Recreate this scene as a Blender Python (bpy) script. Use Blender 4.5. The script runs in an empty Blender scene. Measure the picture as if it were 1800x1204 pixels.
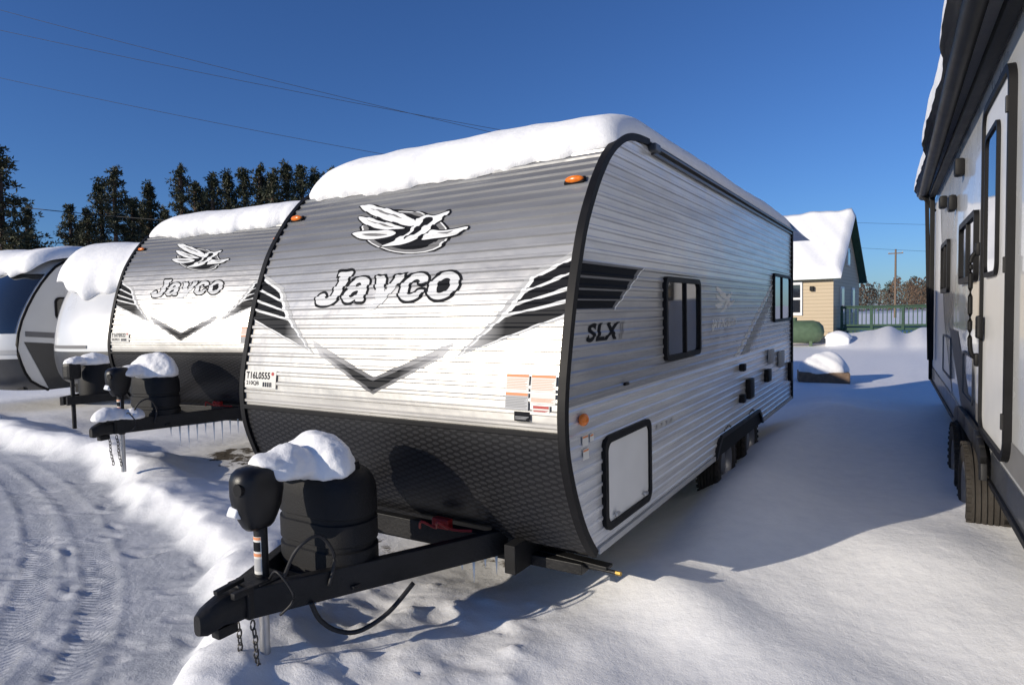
import bpy, bmesh, math, random
import numpy as np
from mathutils import Vector, Matrix, Quaternion
from mathutils.geometry import tessellate_polygon
random.seed(7); rng=np.random.default_rng(5)
scene=bpy.context.scene; COL=bpy.context.collection
RAD=math.radians
# ------------------------------------------------------------ materials
def newmat(name):
    m=bpy.data.materials.new(name); m.use_nodes=True; nt=m.node_tree
    return m,nt,nt.nodes['Principled BSDF']
def N(nt,t,**k):
    n=nt.nodes.new(t)
    for a,b in k.items(): setattr(n,a,b)
    return n
def L(nt,a,b): nt.links.new(a,b)
def pbr(name,col,rough=.5,metal=0,var=.12,scale=6,bump=0,bscale=60,coat=0,spec=.5,rvar=.1):
    m,nt,p=newmat(name)
    tc=N(nt,'ShaderNodeTexCoord'); no=N(nt,'ShaderNodeTexNoise'); no.inputs['Scale'].default_value=scale; no.inputs['Detail'].default_value=6
    L(nt,tc.outputs['Object'],no.inputs['Vector'])
    cr=N(nt,'ShaderNodeValToRGB'); cr.color_ramp.elements[0].position=.3; cr.color_ramp.elements[1].position=.7
    c0=[max(0,c*(1-var)) for c in col]+[1]; c1=[min(1,c*(1+var)) for c in col]+[1]
    cr.color_ramp.elements[0].color=c0; cr.color_ramp.elements[1].color=c1
    L(nt,no.outputs['Fac'],cr.inputs[0]); L(nt,cr.outputs[0],p.inputs['Base Color'])
    mr=N(nt,'ShaderNodeMapRange'); mr.inputs[3].default_value=max(0,rough-rvar); mr.inputs[4].default_value=min(1,rough+rvar)
    L(nt,no.outputs['Fac'],mr.inputs[0]); L(nt,mr.outputs[0],p.inputs['Roughness'])
    p.inputs['Metallic'].default_value=metal; p.inputs['Specular IOR Level'].default_value=spec; p.inputs['Coat Weight'].default_value=coat
    if bump:
        nb=N(nt,'ShaderNodeTexNoise'); nb.inputs['Scale'].default_value=bscale; nb.inputs['Detail'].default_value=8
        L(nt,tc.outputs['Object'],nb.inputs['Vector'])
        b=N(nt,'ShaderNodeBump'); b.inputs['Strength'].default_value=bump; b.inputs['Distance'].default_value=.01
        L(nt,nb.outputs['Fac'],b.inputs['Height']); L(nt,b.outputs[0],p.inputs['Normal'])
    return m
M={}
M['black']=pbr('black_plastic',(.011,.011,.012),.5,var=.3,bump=.15,bscale=180,spec=.3)
M['trim']=pbr('black_trim',(.006,.006,.007),.55,var=.3,spec=.2)
M['frame']=pbr('black_frame_paint',(.011,.011,.012),.5,var=.4,bump=.25,bscale=50,spec=.3)
M['tank']=pbr('tank_cover_plastic',(.011,.011,.012),.6,var=.2,bump=.3,bscale=220,spec=.25)
M['gloss']=pbr('jack_plastic',(.009,.009,.01),.38,var=.2,bump=.1,bscale=260,spec=.4)
M['dark']=pbr('underbody',(.012,.012,.013),.7,var=.4,spec=.2)
M['tyre']=pbr('rubber',(.034,.030,.026),.75,var=.3,bump=.4,bscale=80,spec=.25)
M['rim']=pbr('wheel_rim',(.22,.22,.23),.4,.6)
M['alu']=pbr('aluminium',(.5,.5,.5),.35,.8)
M['amber']=pbr('amber_lens',(.70,.17,.012),.25,var=.2,scale=60)
M['red']=pbr('red_plastic',(.35,.015,.012),.5)
M['lens']=pbr('white_lens',(.75,.77,.8),.3,var=.05)
M['white']=pbr('white_paint',(.72,.72,.71),.35,var=.03)
M['decw']=pbr('white_vinyl',(.72,.73,.73),.55,var=.03,spec=.3)
M['decb']=pbr('black_vinyl',(.008,.009,.012),.7,var=.2,spec=.12,rvar=.05)
M['decg']=pbr('grey_vinyl',(.17,.17,.175),.6,var=.06,spec=.2)
M['decl']=pbr('silver_vinyl',(.40,.405,.41),.55,var=.05,spec=.3)
M['decs']=pbr('lettering_silver',(.58,.59,.60),.5,var=.05,spec=.3)
M['orange']=pbr('orange_print',(.66,.27,.13),.6,var=.05,spec=.2)
M['paper']=pbr('sticker_paper',(.66,.65,.61),.6,var=.03,spec=.2)
M['brass']=pbr('brass',(.45,.30,.08),.4,.9)
M['steel']=pbr('chain_steel',(.10,.095,.09),.5,.7)
M['shell']=pbr('fibreglass_white',(.60,.61,.62),.3,var=.04,scale=2,coat=.4)
M['shellg']=pbr('fibreglass_grey',(.60,.61,.61),.28,var=.05,scale=2,coat=.5)
M['charcoal']=pbr('charcoal_panel',(.035,.037,.042),.4,var=.1,coat=.2)
M['green']=pbr('green_paint',(.022,.065,.038),.65,var=.25)
M['tankgreen']=pbr('olive_tank',(.09,.14,.08),.5,var=.15)
M['wire']=pbr('wire_sheath',(.01,.01,.012),.6)
M['wood']=pbr('weathered_wood',(.16,.11,.075),.85,var=.3,scale=10)
M['bark']=pbr('bark',(.085,.055,.04),.9,var=.35,scale=5,bump=.6,bscale=20)
M['ice']=pbr('ice',(.7,.78,.85),.1,var=.05,spec=.8)
def glassmat(name,col):
    m,nt,p=newmat(name); p.inputs['Base Color'].default_value=(*col,1); p.inputs['Roughness'].default_value=.04
    p.inputs['Specular IOR Level'].default_value=.9; p.inputs['Coat Weight'].default_value=.6; p.inputs['Coat Roughness'].default_value=.02
    tc=N(nt,'ShaderNodeTexCoord'); no=N(nt,'ShaderNodeTexNoise'); no.inputs['Scale'].default_value=1.6
    L(nt,tc.outputs['Object'],no.inputs['Vector']); b=N(nt,'ShaderNodeBump'); b.inputs['Strength'].default_value=.06; b.inputs['Distance'].default_value=.05
    L(nt,no.outputs['Fac'],b.inputs['Height']); L(nt,b.outputs[0],p.inputs['Normal']); return m
M['glass']=glassmat('tinted_glass',(.010,.012,.016))
def ramp(nt,stops,interp='LINEAR'):
    cr=N(nt,'ShaderNodeValToRGB'); r=cr.color_ramp; r.interpolation=interp
    while len(r.elements)<len(stops): r.elements.new(.5)
    for e,(p,c) in zip(r.elements,stops): e.position=p; e.color=(*c,1) if len(c)==3 else c
    return cr
def g(v,t=0): return (v,v+t*.3,v+t)
def sidingmat(name,stops,interp,z0,z1,metal=.25,rough=.33):
    m,nt,p=newmat(name); tc=N(nt,'ShaderNodeTexCoord'); sx=N(nt,'ShaderNodeSeparateXYZ'); L(nt,tc.outputs['Object'],sx.inputs[0])
    mr=N(nt,'ShaderNodeMapRange'); mr.inputs[1].default_value=z0; mr.inputs[2].default_value=z1; L(nt,sx.outputs['Z'],mr.inputs[0])
    cr=ramp(nt,[((z-z0)/(z1-z0),c) for z,c in stops],interp); L(nt,mr.outputs[0],cr.inputs[0])
    mp=N(nt,'ShaderNodeMapping'); mp.inputs['Scale'].default_value=(.5,.5,9); L(nt,tc.outputs['Object'],mp.inputs[0])
    no=N(nt,'ShaderNodeTexNoise'); no.inputs['Scale'].default_value=2.2; no.inputs['Detail'].default_value=6; L(nt,mp.outputs[0],no.inputs['Vector'])
    mul=N(nt,'ShaderNodeMix',data_type='RGBA',blend_type='MULTIPLY'); mul.inputs[0].default_value=1
    c2=ramp(nt,[(.3,(.74,.74,.75)),(.65,(1,1,1))]); L(nt,no.outputs['Fac'],c2.inputs[0])
    L(nt,cr.outputs[0],mul.inputs[6]); L(nt,c2.outputs[0],mul.inputs[7]); L(nt,mul.outputs[2],p.inputs['Base Color'])
    p.inputs['Metallic'].default_value=metal; p.inputs['Roughness'].default_value=rough
    nb=N(nt,'ShaderNodeTexNoise'); nb.inputs['Scale'].default_value=3.5; nb.inputs['Detail'].default_value=3; L(nt,tc.outputs['Object'],nb.inputs['Vector'])
    b=N(nt,'ShaderNodeBump'); b.inputs['Strength'].default_value=.3; b.inputs['Distance'].default_value=.03; L(nt,nb.outputs['Fac'],b.inputs['Height']); L(nt,b.outputs[0],p.inputs['Normal'])
    return m
M['front']=sidingmat('front_siding_print',[(1.18,(.62,.60,.56)),(1.70,(.59,.575,.54)),(1.86,g(.51)),(2.03,g(.43)),(2.2,g(.34)),(2.4,g(.275,.008)),(2.82,g(.23,.01))],'LINEAR',1.1,2.9,metal=.45,rough=.33)
M['side']=sidingmat('side_siding_print',[(.5,g(.80)),(1.31,g(.42,.005)),(2.035,g(.70,.01))],'CONSTANT',.5,2.9,metal=.35,rough=.24)
m,nt,p=newmat('diamond_plate'); p.inputs['Roughness'].default_value=.40; p.inputs['Specular IOR Level'].default_value=.4
tc=N(nt,'ShaderNodeTexCoord'); hs=[]
for ang in (45,-45):
    mp=N(nt,'ShaderNodeMapping'); mp.inputs['Rotation'].default_value=(0,RAD(ang),0); mp.inputs['Scale'].default_value=(16,.01,42); L(nt,tc.outputs['Object'],mp.inputs[0])
    vo=N(nt,'ShaderNodeTexVoronoi'); vo.inputs['Scale'].default_value=1; vo.inputs['Randomness'].default_value=0; L(nt,mp.outputs[0],vo.inputs['Vector'])
    lt_=N(nt,'ShaderNodeMath',operation='LESS_THAN'); lt_.inputs[1].default_value=.36; L(nt,vo.outputs['Distance'],lt_.inputs[0]); hs.append(lt_)
mx=N(nt,'ShaderNodeMath',operation='MAXIMUM'); L(nt,hs[0].outputs[0],mx.inputs[0]); L(nt,hs[1].outputs[0],mx.inputs[1])
cr=ramp(nt,[(0,(.006,.006,.007)),(1,(.022,.022,.024))]); L(nt,mx.outputs[0],cr.inputs[0]); L(nt,cr.outputs[0],p.inputs['Base Color'])
b=N(nt,'ShaderNodeBump'); b.inputs['Strength'].default_value=1; b.inputs['Distance'].default_value=.008; L(nt,mx.outputs[0],b.inputs['Height']); L(nt,b.outputs[0],p.inputs['Normal']); M['plate']=m
def snowmat(name,attr=False):
    m,nt,p=newmat(name); tc=N(nt,'ShaderNodeTexCoord')
    n1=N(nt,'ShaderNodeTexNoise'); n1.inputs['Scale'].default_value=9; n1.inputs['Detail'].default_value=8; n1.inputs['Roughness'].default_value=.62
    n2=N(nt,'ShaderNodeTexNoise'); n2.inputs['Scale'].default_value=120; n2.inputs['Detail'].default_value=5; n2.inputs['Roughness'].default_value=.7
    for n in (n1,n2): L(nt,tc.outputs['Object'],n.inputs['Vector'])
    ad=N(nt,'ShaderNodeMath',operation='MULTIPLY_ADD'); ad.inputs[1].default_value=.22; L(nt,n2.outputs['Fac'],ad.inputs[0]); L(nt,n1.outputs['Fac'],ad.inputs[2])
    b=N(nt,'ShaderNodeBump'); b.inputs['Strength'].default_value=.5; b.inputs['Distance'].default_value=.02; L(nt,ad.outputs[0],b.inputs['Height'])
    cr=ramp(nt,[(.3,(.82,.825,.84)),(.7,(.90,.90,.90))]); L(nt,n1.outputs['Fac'],cr.inputs[0])
    p.inputs['Roughness'].default_value=.65; p.inputs['Specular IOR Level'].default_value=.25
    if not attr:
        L(nt,cr.outputs[0],p.inputs['Base Color']); L(nt,b.outputs[0],p.inputs['Normal']); return m
    at=N(nt,'ShaderNodeAttribute',attribute_name='packed'); at2=N(nt,'ShaderNodeAttribute',attribute_name='track'); at3=N(nt,'ShaderNodeAttribute',attribute_name='along'); at4=N(nt,'ShaderNodeAttribute',attribute_name='dirt'); at5=N(nt,'ShaderNodeAttribute',attribute_name='across')
    mix=N(nt,'ShaderNodeMix',data_type='RGBA'); L(nt,at.outputs['Fac'],mix.inputs[0]); L(nt,cr.outputs[0],mix.inputs[6])
    n3=N(nt,'ShaderNodeTexNoise'); n3.inputs['Scale'].default_value=3; n3.inputs['Detail'].default_value=10; n3.inputs['Roughness'].default_value=.7; L(nt,tc.outputs['Object'],n3.inputs['Vector'])
    c3=ramp(nt,[(.3,(.42,.44,.47)),(.62,(.62,.63,.65))]); L(nt,n3.outputs['Fac'],c3.inputs[0]); L(nt,c3.outputs[0],mix.inputs[7])
    gth=N(nt,'ShaderNodeMath',operation='MULTIPLY_ADD'); L(nt,n3.outputs['Fac'],gth.inputs[0]); gth.inputs[1].default_value=1.2; L(nt,at4.outputs['Fac'],gth.inputs[2])
    gr=ramp(nt,[(.0,(0,0,0)),(.66,(0,0,0)),(.70,(1,1,1))])
    ms=N(nt,'ShaderNodeMath',operation='MULTIPLY'); ms.inputs[1].default_value=.62; L(nt,gth.outputs[0],ms.inputs[0]); L(nt,ms.outputs[0],gr.inputs[0])
    gv=N(nt,'ShaderNodeTexVoronoi'); gv.inputs['Scale'].default_value=45; L(nt,tc.outputs['Object'],gv.inputs['Vector'])
    gc=ramp(nt,[(.0,(.03,.025,.02)),(1,(.2,.17,.13))]); L(nt,gv.outputs['Color'],gc.inputs[0])
    mix2=N(nt,'ShaderNodeMix',data_type='RGBA'); L(nt,gr.outputs[0],mix2.inputs[0]); L(nt,mix.outputs[2],mix2.inputs[6]); L(nt,gc.outputs[0],mix2.inputs[7])
    L(nt,mix2.outputs[2],p.inputs['Base Color'])
    ab=N(nt,'ShaderNodeMath',operation='ABSOLUTE'); L(nt,at5.outputs['Fac'],ab.inputs[0])
    aa=N(nt,'ShaderNodeMath',operation='MULTIPLY_ADD'); aa.inputs[1].default_value=.7; L(nt,ab.outputs[0],aa.inputs[0]); L(nt,at3.outputs['Fac'],aa.inputs[2])
    sn=N(nt,'ShaderNodeMath',operation='SINE'); fr=N(nt,'ShaderNodeMath',operation='MULTIPLY'); fr.inputs[1].default_value=2*math.pi/.045
    L(nt,aa.outputs[0],fr.inputs[0]); L(nt,fr.outputs[0],sn.inputs[0])
    tm=N(nt,'ShaderNodeMath',operation='MULTIPLY'); L(nt,sn.outputs[0],tm.inputs[0]); L(nt,at2.outputs['Fac'],tm.inputs[1])
    tm2=N(nt,'ShaderNodeMath',operation='MULTIPLY_ADD'); tm2.inputs[1].default_value=.22; L(nt,tm.outputs[0],tm2.inputs[0]); L(nt,ad.outputs[0],tm2.inputs[2])
    pk=N(nt,'ShaderNodeTexNoise'); pk.inputs['Scale'].default_value=30; pk.inputs['Detail'].default_value=8; pk.inputs['Roughness'].default_value=.65; L(nt,tc.outputs['Object'],pk.inputs['Vector'])
    pm=N(nt,'ShaderNodeMath',operation='MULTIPLY'); L(nt,pk.outputs['Fac'],pm.inputs[0]); L(nt,at.outputs['Fac'],pm.inputs[1])
    pa=N(nt,'ShaderNodeMath',operation='MULTIPLY_ADD'); pa.inputs[1].default_value=.7; L(nt,pm.outputs[0],pa.inputs[0]); L(nt,tm2.outputs[0],pa.inputs[2])
    L(nt,pa.outputs[0],b.inputs['Height']); L(nt,b.outputs[0],p.inputs['Normal']); return m
M['snow']=snowmat('snow'); M['gsnow']=snowmat('ground_snow',True)
def foliage(name,a,bc):
    m,nt,p=newmat(name); oi=N(nt,'ShaderNodeTexCoord'); no=N(nt,'ShaderNodeTexNoise'); no.inputs['Scale'].default_value=.9; no.inputs['Detail'].default_value=4; L(nt,oi.outputs['Object'],no.inputs['Vector'])
    cr=ramp(nt,[(.35,a),(.65,bc)]); L(nt,no.outputs['Fac'],cr.inputs[0]); L(nt,cr.outputs[0],p.inputs['Base Color']); p.inputs['Roughness'].default_value=.7; return m
M['needles']=foliage('pine_needles',(.018,.030,.014),(.062,.062,.028))
M['twigs']=foliage('bare_twigs',(.07,.05,.035),(.16,.10,.06))
m,nt,p=newmat('lap_siding'); tc=N(nt,'ShaderNodeTexCoord'); sx=N(nt,'ShaderNodeSeparateXYZ'); L(nt,tc.outputs['Object'],sx.inputs[0])
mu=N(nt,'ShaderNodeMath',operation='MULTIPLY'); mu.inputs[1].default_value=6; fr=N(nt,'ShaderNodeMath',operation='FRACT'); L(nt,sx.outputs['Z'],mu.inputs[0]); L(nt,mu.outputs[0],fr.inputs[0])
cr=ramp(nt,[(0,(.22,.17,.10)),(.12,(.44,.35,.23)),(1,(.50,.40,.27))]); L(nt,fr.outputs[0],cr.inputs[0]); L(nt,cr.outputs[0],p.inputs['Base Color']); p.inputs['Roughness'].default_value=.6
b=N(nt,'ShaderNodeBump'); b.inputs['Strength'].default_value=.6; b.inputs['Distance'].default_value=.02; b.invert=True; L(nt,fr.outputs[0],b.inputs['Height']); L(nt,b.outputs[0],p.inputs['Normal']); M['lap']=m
def fademat(name,cx,wd,axis,c0,c1,p0=.1,p1=.85):
    m,nt,p=newmat(name); tc=N(nt,'ShaderNodeTexCoord'); sx=N(nt,'ShaderNodeSeparateXYZ'); L(nt,tc.outputs['Object'],sx.inputs[0])
    s=N(nt,'ShaderNodeMath',operation='SUBTRACT'); s.inputs[1].default_value=cx; a=N(nt,'ShaderNodeMath',operation='ABSOLUTE'); d=N(nt,'ShaderNodeMath',operation='DIVIDE'); d.inputs[1].default_value=wd
    L(nt,sx.outputs[axis],s.inputs[0]); L(nt,s.outputs[0],a.inputs[0]); L(nt,a.outputs[0],d.inputs[0])
    cr=ramp(nt,[(p0,c0),(p1,c1)]); L(nt,d.outputs[0],cr.inputs[0]); L(nt,cr.outputs[0],p.inputs['Base Color']); p.inputs['Roughness'].default_value=.6; p.inputs['Specular IOR Level'].default_value=.2; return m
M['chev']=fademat('chevron_fade',-1.24,.55,'X',(.008,.009,.012),(.50,.50,.51),.35,.98)
M['chevg']=fademat('chevron_edge_fade',-1.24,.6,'X',(.14,.14,.145),(.56,.56,.56),.2,.95)
M['sweep']=fademat('sweep_fade',-1.22,1.22,'X',(.45,.45,.45),(.008,.009,.012),.52,.70)
# ------------------------------------------------------------ mesh helpers
def empty(name,loc=(0,0,0),rotz=0,label=None,cat=None,parent=None,group=None):
    o=bpy.data.objects.new(name,None); o.location=loc; o.rotation_euler=(0,0,rotz); o.empty_display_size=.3; COL.objects.link(o)
    if label: o['label']=label; o['category']=cat
    if group: o['group']=group
    if parent: o.parent=parent
    return o
def mk(name,V,Fc,mat,parent=None,smooth=False,**props):
    me=bpy.data.meshes.new(name); me.from_pydata([tuple(v) for v in V],[],[tuple(f) for f in Fc]); me.update()
    ms=mat if isinstance(mat,list) else [mat]
    for q in ms: me.materials.append(q)
    if smooth: me.polygons.foreach_set('use_smooth',[True]*len(me.polygons))
    o=bpy.data.objects.new(name,me); COL.objects.link(o)
    if parent: o.parent=parent
    for k,v in props.items():
        if v is not None: o[k]=v
    return o
class MB:
    def __init__(s): s.v=[]; s.f=[]
    def add(s,V,Fc):
        k=len(s.v); s.v+= [tuple(v) for v in V]; s.f+=[tuple(i+k for i in f) for f in Fc]; return s
    def bm(s,b):
        b.verts.index_update(); s.add([v.co[:] for v in b.verts],[[v.index for v in f.verts] for f in b.faces]); b.free(); return s
    def box(s,c,size,bev=0,rot=None,seg=2):
        b=bmesh.new(); bmesh.ops.create_cube(b,size=1)
        for v in b.verts: v.co=Vector((v.co.x*size[0],v.co.y*size[1],v.co.z*size[2]))
        if bev: bmesh.ops.bevel(b,geom=b.edges[:],offset=bev,segments=seg,affect='EDGES',profile=.6)
        mt=Matrix.Translation(c)@(rot.to_matrix().to_4x4() if rot is not None else Matrix())
        bmesh.ops.transform(b,matrix=mt,verts=b.verts); return s.bm(b)
    def beam(s,p0,p1,w,h,bev=.004,up=(0,0,1)):
        p0=Vector(p0);p1=Vector(p1);d=p1-p0
        y=d.normalized(); x=y.cross(Vector(up)).normalized(); z=x.cross(y)
        mt=Matrix((x,y,z)).transposed()
        return s.box((p0+p1)/2,(w,d.length,h),bev,mt.to_quaternion())
    def cyl(s,p0,p1,r0,r1=None,n=20,cap=True):
        r1=r0 if r1 is None else r1; p0=Vector(p0);p1=Vector(p1); q=(p1-p0).to_track_quat('Z','Y')
        V=[];
        for p,r in ((p0,r0),(p1,r1)):
            for i in range(n):
                a=2*math.pi*i/n; V.append(p+q@Vector((r*math.cos(a),r*math.sin(a),0)))
        Fc=[(i,(i+1)%n,n+(i+1)%n,n+i) for i in range(n)]
        if cap: Fc+=[tuple(range(n-1,-1,-1)),tuple(range(n,2*n))]
        return s.add(V,Fc)
    def lathe(s,prof,c,axis='X',n=40):
        V=[];m_=len(prof)
        for i in range(n):
            a=2*math.pi*i/n
            for r,t in prof:
                if axis=='X': V.append((c[0]+t,c[1]+r*math.cos(a),c[2]+r*math.sin(a)))
                elif axis=='Y': V.append((c[0]+r*math.cos(a),c[1]+t,c[2]+r*math.sin(a)))
                else: V.append((c[0]+r*math.cos(a),c[1]+r*math.sin(a),c[2]+t))
        Fc=[(i*m_+j,((i+1)%n)*m_+j,((i+1)%n)*m_+j+1,i*m_+j+1) for i in range(n) for j in range(m_-1)]
        return s.add(V,Fc)
    def tube(s,pts,r,n=8,sub=6,closed=False):
        P=[Vector(p) for p in pts]; out=[]
        if sub>1:
            for i in range(len(P)-1):
                a=P[max(i-1,0)];b_=P[i];c=P[i+1];d=P[min(i+2,len(P)-1)]
                for k in range(sub):
                    t=k/sub; out.append(.5*((2*b_)+(-a+c)*t+(2*a-5*b_+4*c-d)*t*t+(-a+3*b_-3*c+d)*t**3))
            out.append(P[-1])
        else: out=P
        V=[]
        for i,p in enumerate(out):
            d=(out[min(i+1,len(out)-1)]-out[max(i-1,0)]); q=d.to_track_quat('Z','Y')
            for k in range(n):
                a=2*math.pi*k/n; V.append(p+q@Vector((r*math.cos(a),r*math.sin(a),0)))
        m_=len(out); Fc=[(i*n+k,i*n+(k+1)%n,(i+1)*n+(k+1)%n,(i+1)*n+k) for i in range(m_-1) for k in range(n)]
        Fc+=[tuple(range(n-1,-1,-1)),tuple(range((m_-1)*n,m_*n))]
        return s.add(V,Fc)
    def ell(s,c,r,seed=0,amp=0,n=24,m_=16,half=False):
        V=[];rr=np.random.default_rng(seed); ph=rr.random(6)*6
        for j in range(m_+1):
            th=math.pi*j/m_
            for i in range(n):
                a=2*math.pi*i/n; x,y,z=math.sin(th)*math.cos(a),math.sin(th)*math.sin(a),math.cos(th)
                k=1+amp*(math.sin(3*x+ph[0])*math.sin(3.3*y+ph[1])+.6*math.sin(6*x+5*z+ph[2])*math.sin(7*y+ph[3]))
                if half and z<0: z*=.25
                V.append((c[0]+r[0]*x*k,c[1]+r[1]*y*k,c[2]+r[2]*z*k))
        Fc=[(j*n+i,j*n+(i+1)%n,(j+1)*n+(i+1)%n,(j+1)*n+i) for j in range(m_) for i in range(n)]
        return s.add(V,Fc)
    def done(s,name,mat,parent=None,smooth=False,angle=None,**props):
        o=mk(name,s.v,s.f,mat,parent,smooth or angle is not None,**props)
        bmx=bmesh.new(); bmx.from_mesh(o.data); bmesh.ops.recalc_face_normals(bmx,faces=bmx.faces); bmx.to_mesh(o.data); bmx.free()
        if angle is not None:
            try: o.data.set_sharp_from_angle(angle=RAD(angle))
            except Exception: pass
        return o
# ------------------------------------------------------------ trailer profile
P0=[(3.027,.5),(2.90,.655),(2.795,.85),(2.72,1.06),(2.70,1.24),(2.715,1.42),(2.765,1.65),(2.82,1.858),(2.877,2.027),(2.948,2.202),(3.041,2.357),(3.155,2.51),(3.31,2.66),(3.53,2.775),(3.82,2.82),(4.3,2.828)]
def catmull(P,k=16):
    P=[np.array(p,float) for p in P]; out=[]
    for i in range(len(P)-1):
        a=P[max(i-1,0)];b_=P[i];c=P[i+1];d=P[min(i+2,len(P)-1)]
        for j in range(k):
            t=j/k; out.append(.5*((2*b_)+(-a+c)*t+(2*a-5*b_+4*c-d)*t*t+(-a+3*b_-3*c+d)*t**3))
    out.append(P[-1]); return np.array(out)
PF=catmull(P0); SS=np.concatenate([[0],np.cumsum(np.hypot(*np.diff(PF,axis=0).T))])
def at_s(s):
    y=np.interp(s,SS,PF[:,0]); z=np.interp(s,SS,PF[:,1]); e=.03
    dy=np.interp(s+e,SS,PF[:,0])-np.interp(s-e,SS,PF[:,0]); dz=np.interp(s+e,SS,PF[:,1])-np.interp(s-e,SS,PF[:,1]); l=math.hypot(dy,dz)
    return y,z,-dz/l,dy/l
s_of_z=lambda z: float(np.interp(z,PF[:,1],SS)); y_of_z=lambda z: float(np.interp(z,PF[:,1],PF[:,0]))
PER=.062; AMP=.0105
def nodes(a,b,amp):
    out=[];k=0
    while True:
        for fr,hh in ((0,0),(.46,0),(.58,1),(.80,1),(.92,0)):
            s=a+(k+fr)*PER
            if s>=b: out.append((b,0)); return np.array(out)
            out.append((s,hh*amp))
        k+=1
S0=s_of_z(1.185); S1=float(SS[-1])-.05; FN=nodes(S0,S1,AMP)
FY=[];FZ=[];FNY=[];FNZ=[]
for s,hh in FN:
    y,z,ny,nz=at_s(s); FY.append(y+ny*hh);FZ.append(z+nz*hh);FNY.append(ny);FNZ.append(nz)
def fmap(u,s,off):
    y=np.interp(s,FN[:,0],FY);z=np.interp(s,FN[:,0],FZ);ny=np.interp(s,FN[:,0],FNY);nz=np.interp(s,FN[:,0],FNZ)
    return (u,y+ny*off,z+nz*off)
def fflat(u,s,off):
    y,z,ny,nz=at_s(s); return (u,y+ny*off,z+nz*off)
SN=nodes(.5,2.80,.007)
def smap(u,z,off): return (float(np.interp(z,SN[:,0],SN[:,1]))+off,u,z)
def sflat(u,z,off): return (off,u,z)
def conform(V2,F2,nds,fn,off):
    b=bmesh.new(); vs=[b.verts.new((x,y,0)) for x,y in V2]
    for f in F2:
        try: b.faces.new([vs[i] for i in f])
        except Exception: pass
    lo=min(v[1] for v in V2);hi=max(v[1] for v in V2)
    for s in nds:
        if lo<s<hi: bmesh.ops.bisect_plane(b,geom=b.verts[:]+b.edges[:]+b.faces[:],plane_co=(0,s,0),plane_no=(0,1,0),dist=1e-6)
    b.verts.index_update(); V=[fn(v.co.x,v.co.y,off) for v in b.verts]; Fc=[[v.index for v in f.verts] for f in b.faces]; b.free(); return V,Fc
def poly2(pts,smooth=0,grow=0):
    p=np.array(pts,float)
    if smooth:
        q=[];n=len(p)
        for i in range(n):
            a,b_,c,d=p[i-1],p[i],p[(i+1)%n],p[(i+2)%n]
            for j in range(smooth):
                t=j/smooth; q.append(.5*((2*b_)+(-a+c)*t+(2*a-5*b_+4*c-d)*t*t+(-a+3*b_-3*c+d)*t**3))
        p=np.array(q)
    if grow:
        ar=.5*np.sum(p[:,0]*np.roll(p[:,1],-1)-np.roll(p[:,0],-1)*p[:,1]); sg=1 if ar>0 else -1
        e=np.roll(p,-1,0)-p; e/=np.maximum(np.linalg.norm(e,axis=1,keepdims=True),1e-9)
        nn=np.stack([e[:,1],-e[:,0]],1)*sg; nv=nn+np.roll(nn,1,0); ln=np.linalg.norm(nv,axis=1,keepdims=True); nv=nv/np.maximum(ln,1e-6)
        k=1/np.clip(ln[:,0]/2,.5,1); p=p+nv*(grow*k)[:,None]
    tr=tessellate_polygon([[Vector((x,y,0)) for x,y in p]])
    return [tuple(x) for x in p],[tuple(t) for t in tr]
def text2(txt,box,shear=0,grow=0,base=0,space=1.0):
    def raw(off):
        cu=bpy.data.curves.new('t','FONT'); cu.body=txt; cu.size=1; cu.shear=shear; cu.offset=off; cu.space_character=space; cu.resolution_u=5
        o=bpy.data.objects.new('t',cu); COL.objects.link(o); bpy.context.view_layer.update()
        me=bpy.data.meshes.new_from_object(o.evaluated_get(bpy.context.evaluated_depsgraph_get()))
        V=np.array([v.co[:2] for v in me.vertices]); Fc=[tuple(pp.vertices) for pp in me.polygons]
        bpy.data.objects.remove(o); bpy.data.curves.remove(cu); bpy.data.meshes.remove(me); return V,Fc
    V,Fc=raw(base+grow); lo=V.min(0);hi=V.max(0)
    u0,u1,v0,v1=box; V=(V-lo)/(hi-lo)*np.array([u1-u0,v1-v0])+np.array([u0,v0])
    return [tuple(x) for x in V],Fc
def fp(pts): return [(x,s_of_z(z)) for x,z in pts]
def fdec(name,items,mat,parent,off,flat=False,**k):
    mb=MB()
    for V2,F2 in items: mb.add(*conform(V2,F2,np.arange(S0,S1,.04) if flat else FN[:,0],fflat if flat else fmap,off))
    return mk(name,mb.v,mb.f,mat,parent,**k)
def sdec(name,items,mat,parent,off,flat=False,**k):
    mb=MB()
    for V2,F2 in items: mb.add(*conform(V2,F2,[] if flat else SN[:,0],sflat if flat else smap,off))
    return mk(name,mb.v,mb.f,mat,parent,**k)
W=2.44; REAR=9.53
def rrect(u0,u1,v0,v1,r,n=6):
    P=[]
    for cx,cy,a0 in ((u1-r,v1-r,0),(u0+r,v1-r,90),(u0+r,v0+r,180),(u1-r,v0+r,270)):
        for i in range(n+1):
            a=RAD(a0+90*i/n); P.append((cx+r*math.cos(a),cy+r*math.sin(a)))
    return P
def frame_ring(mb,outer,inner,x0,x1,tr=lambda u,v,x:(x,u,v)):
    n=len(outer); V=[tr(*p,x0) for p in outer]+[tr(*p,x1) for p in outer]+[tr(*p,x1) for p in inner]+[tr(*p,x0) for p in inner]
    Fc=[]
    for i in range(n):
        j=(i+1)%n
        for k in range(3): Fc.append((k*n+i,k*n+j,(k+1)*n+j,(k+1)*n+i))
    mb.add(V,Fc)
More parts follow.
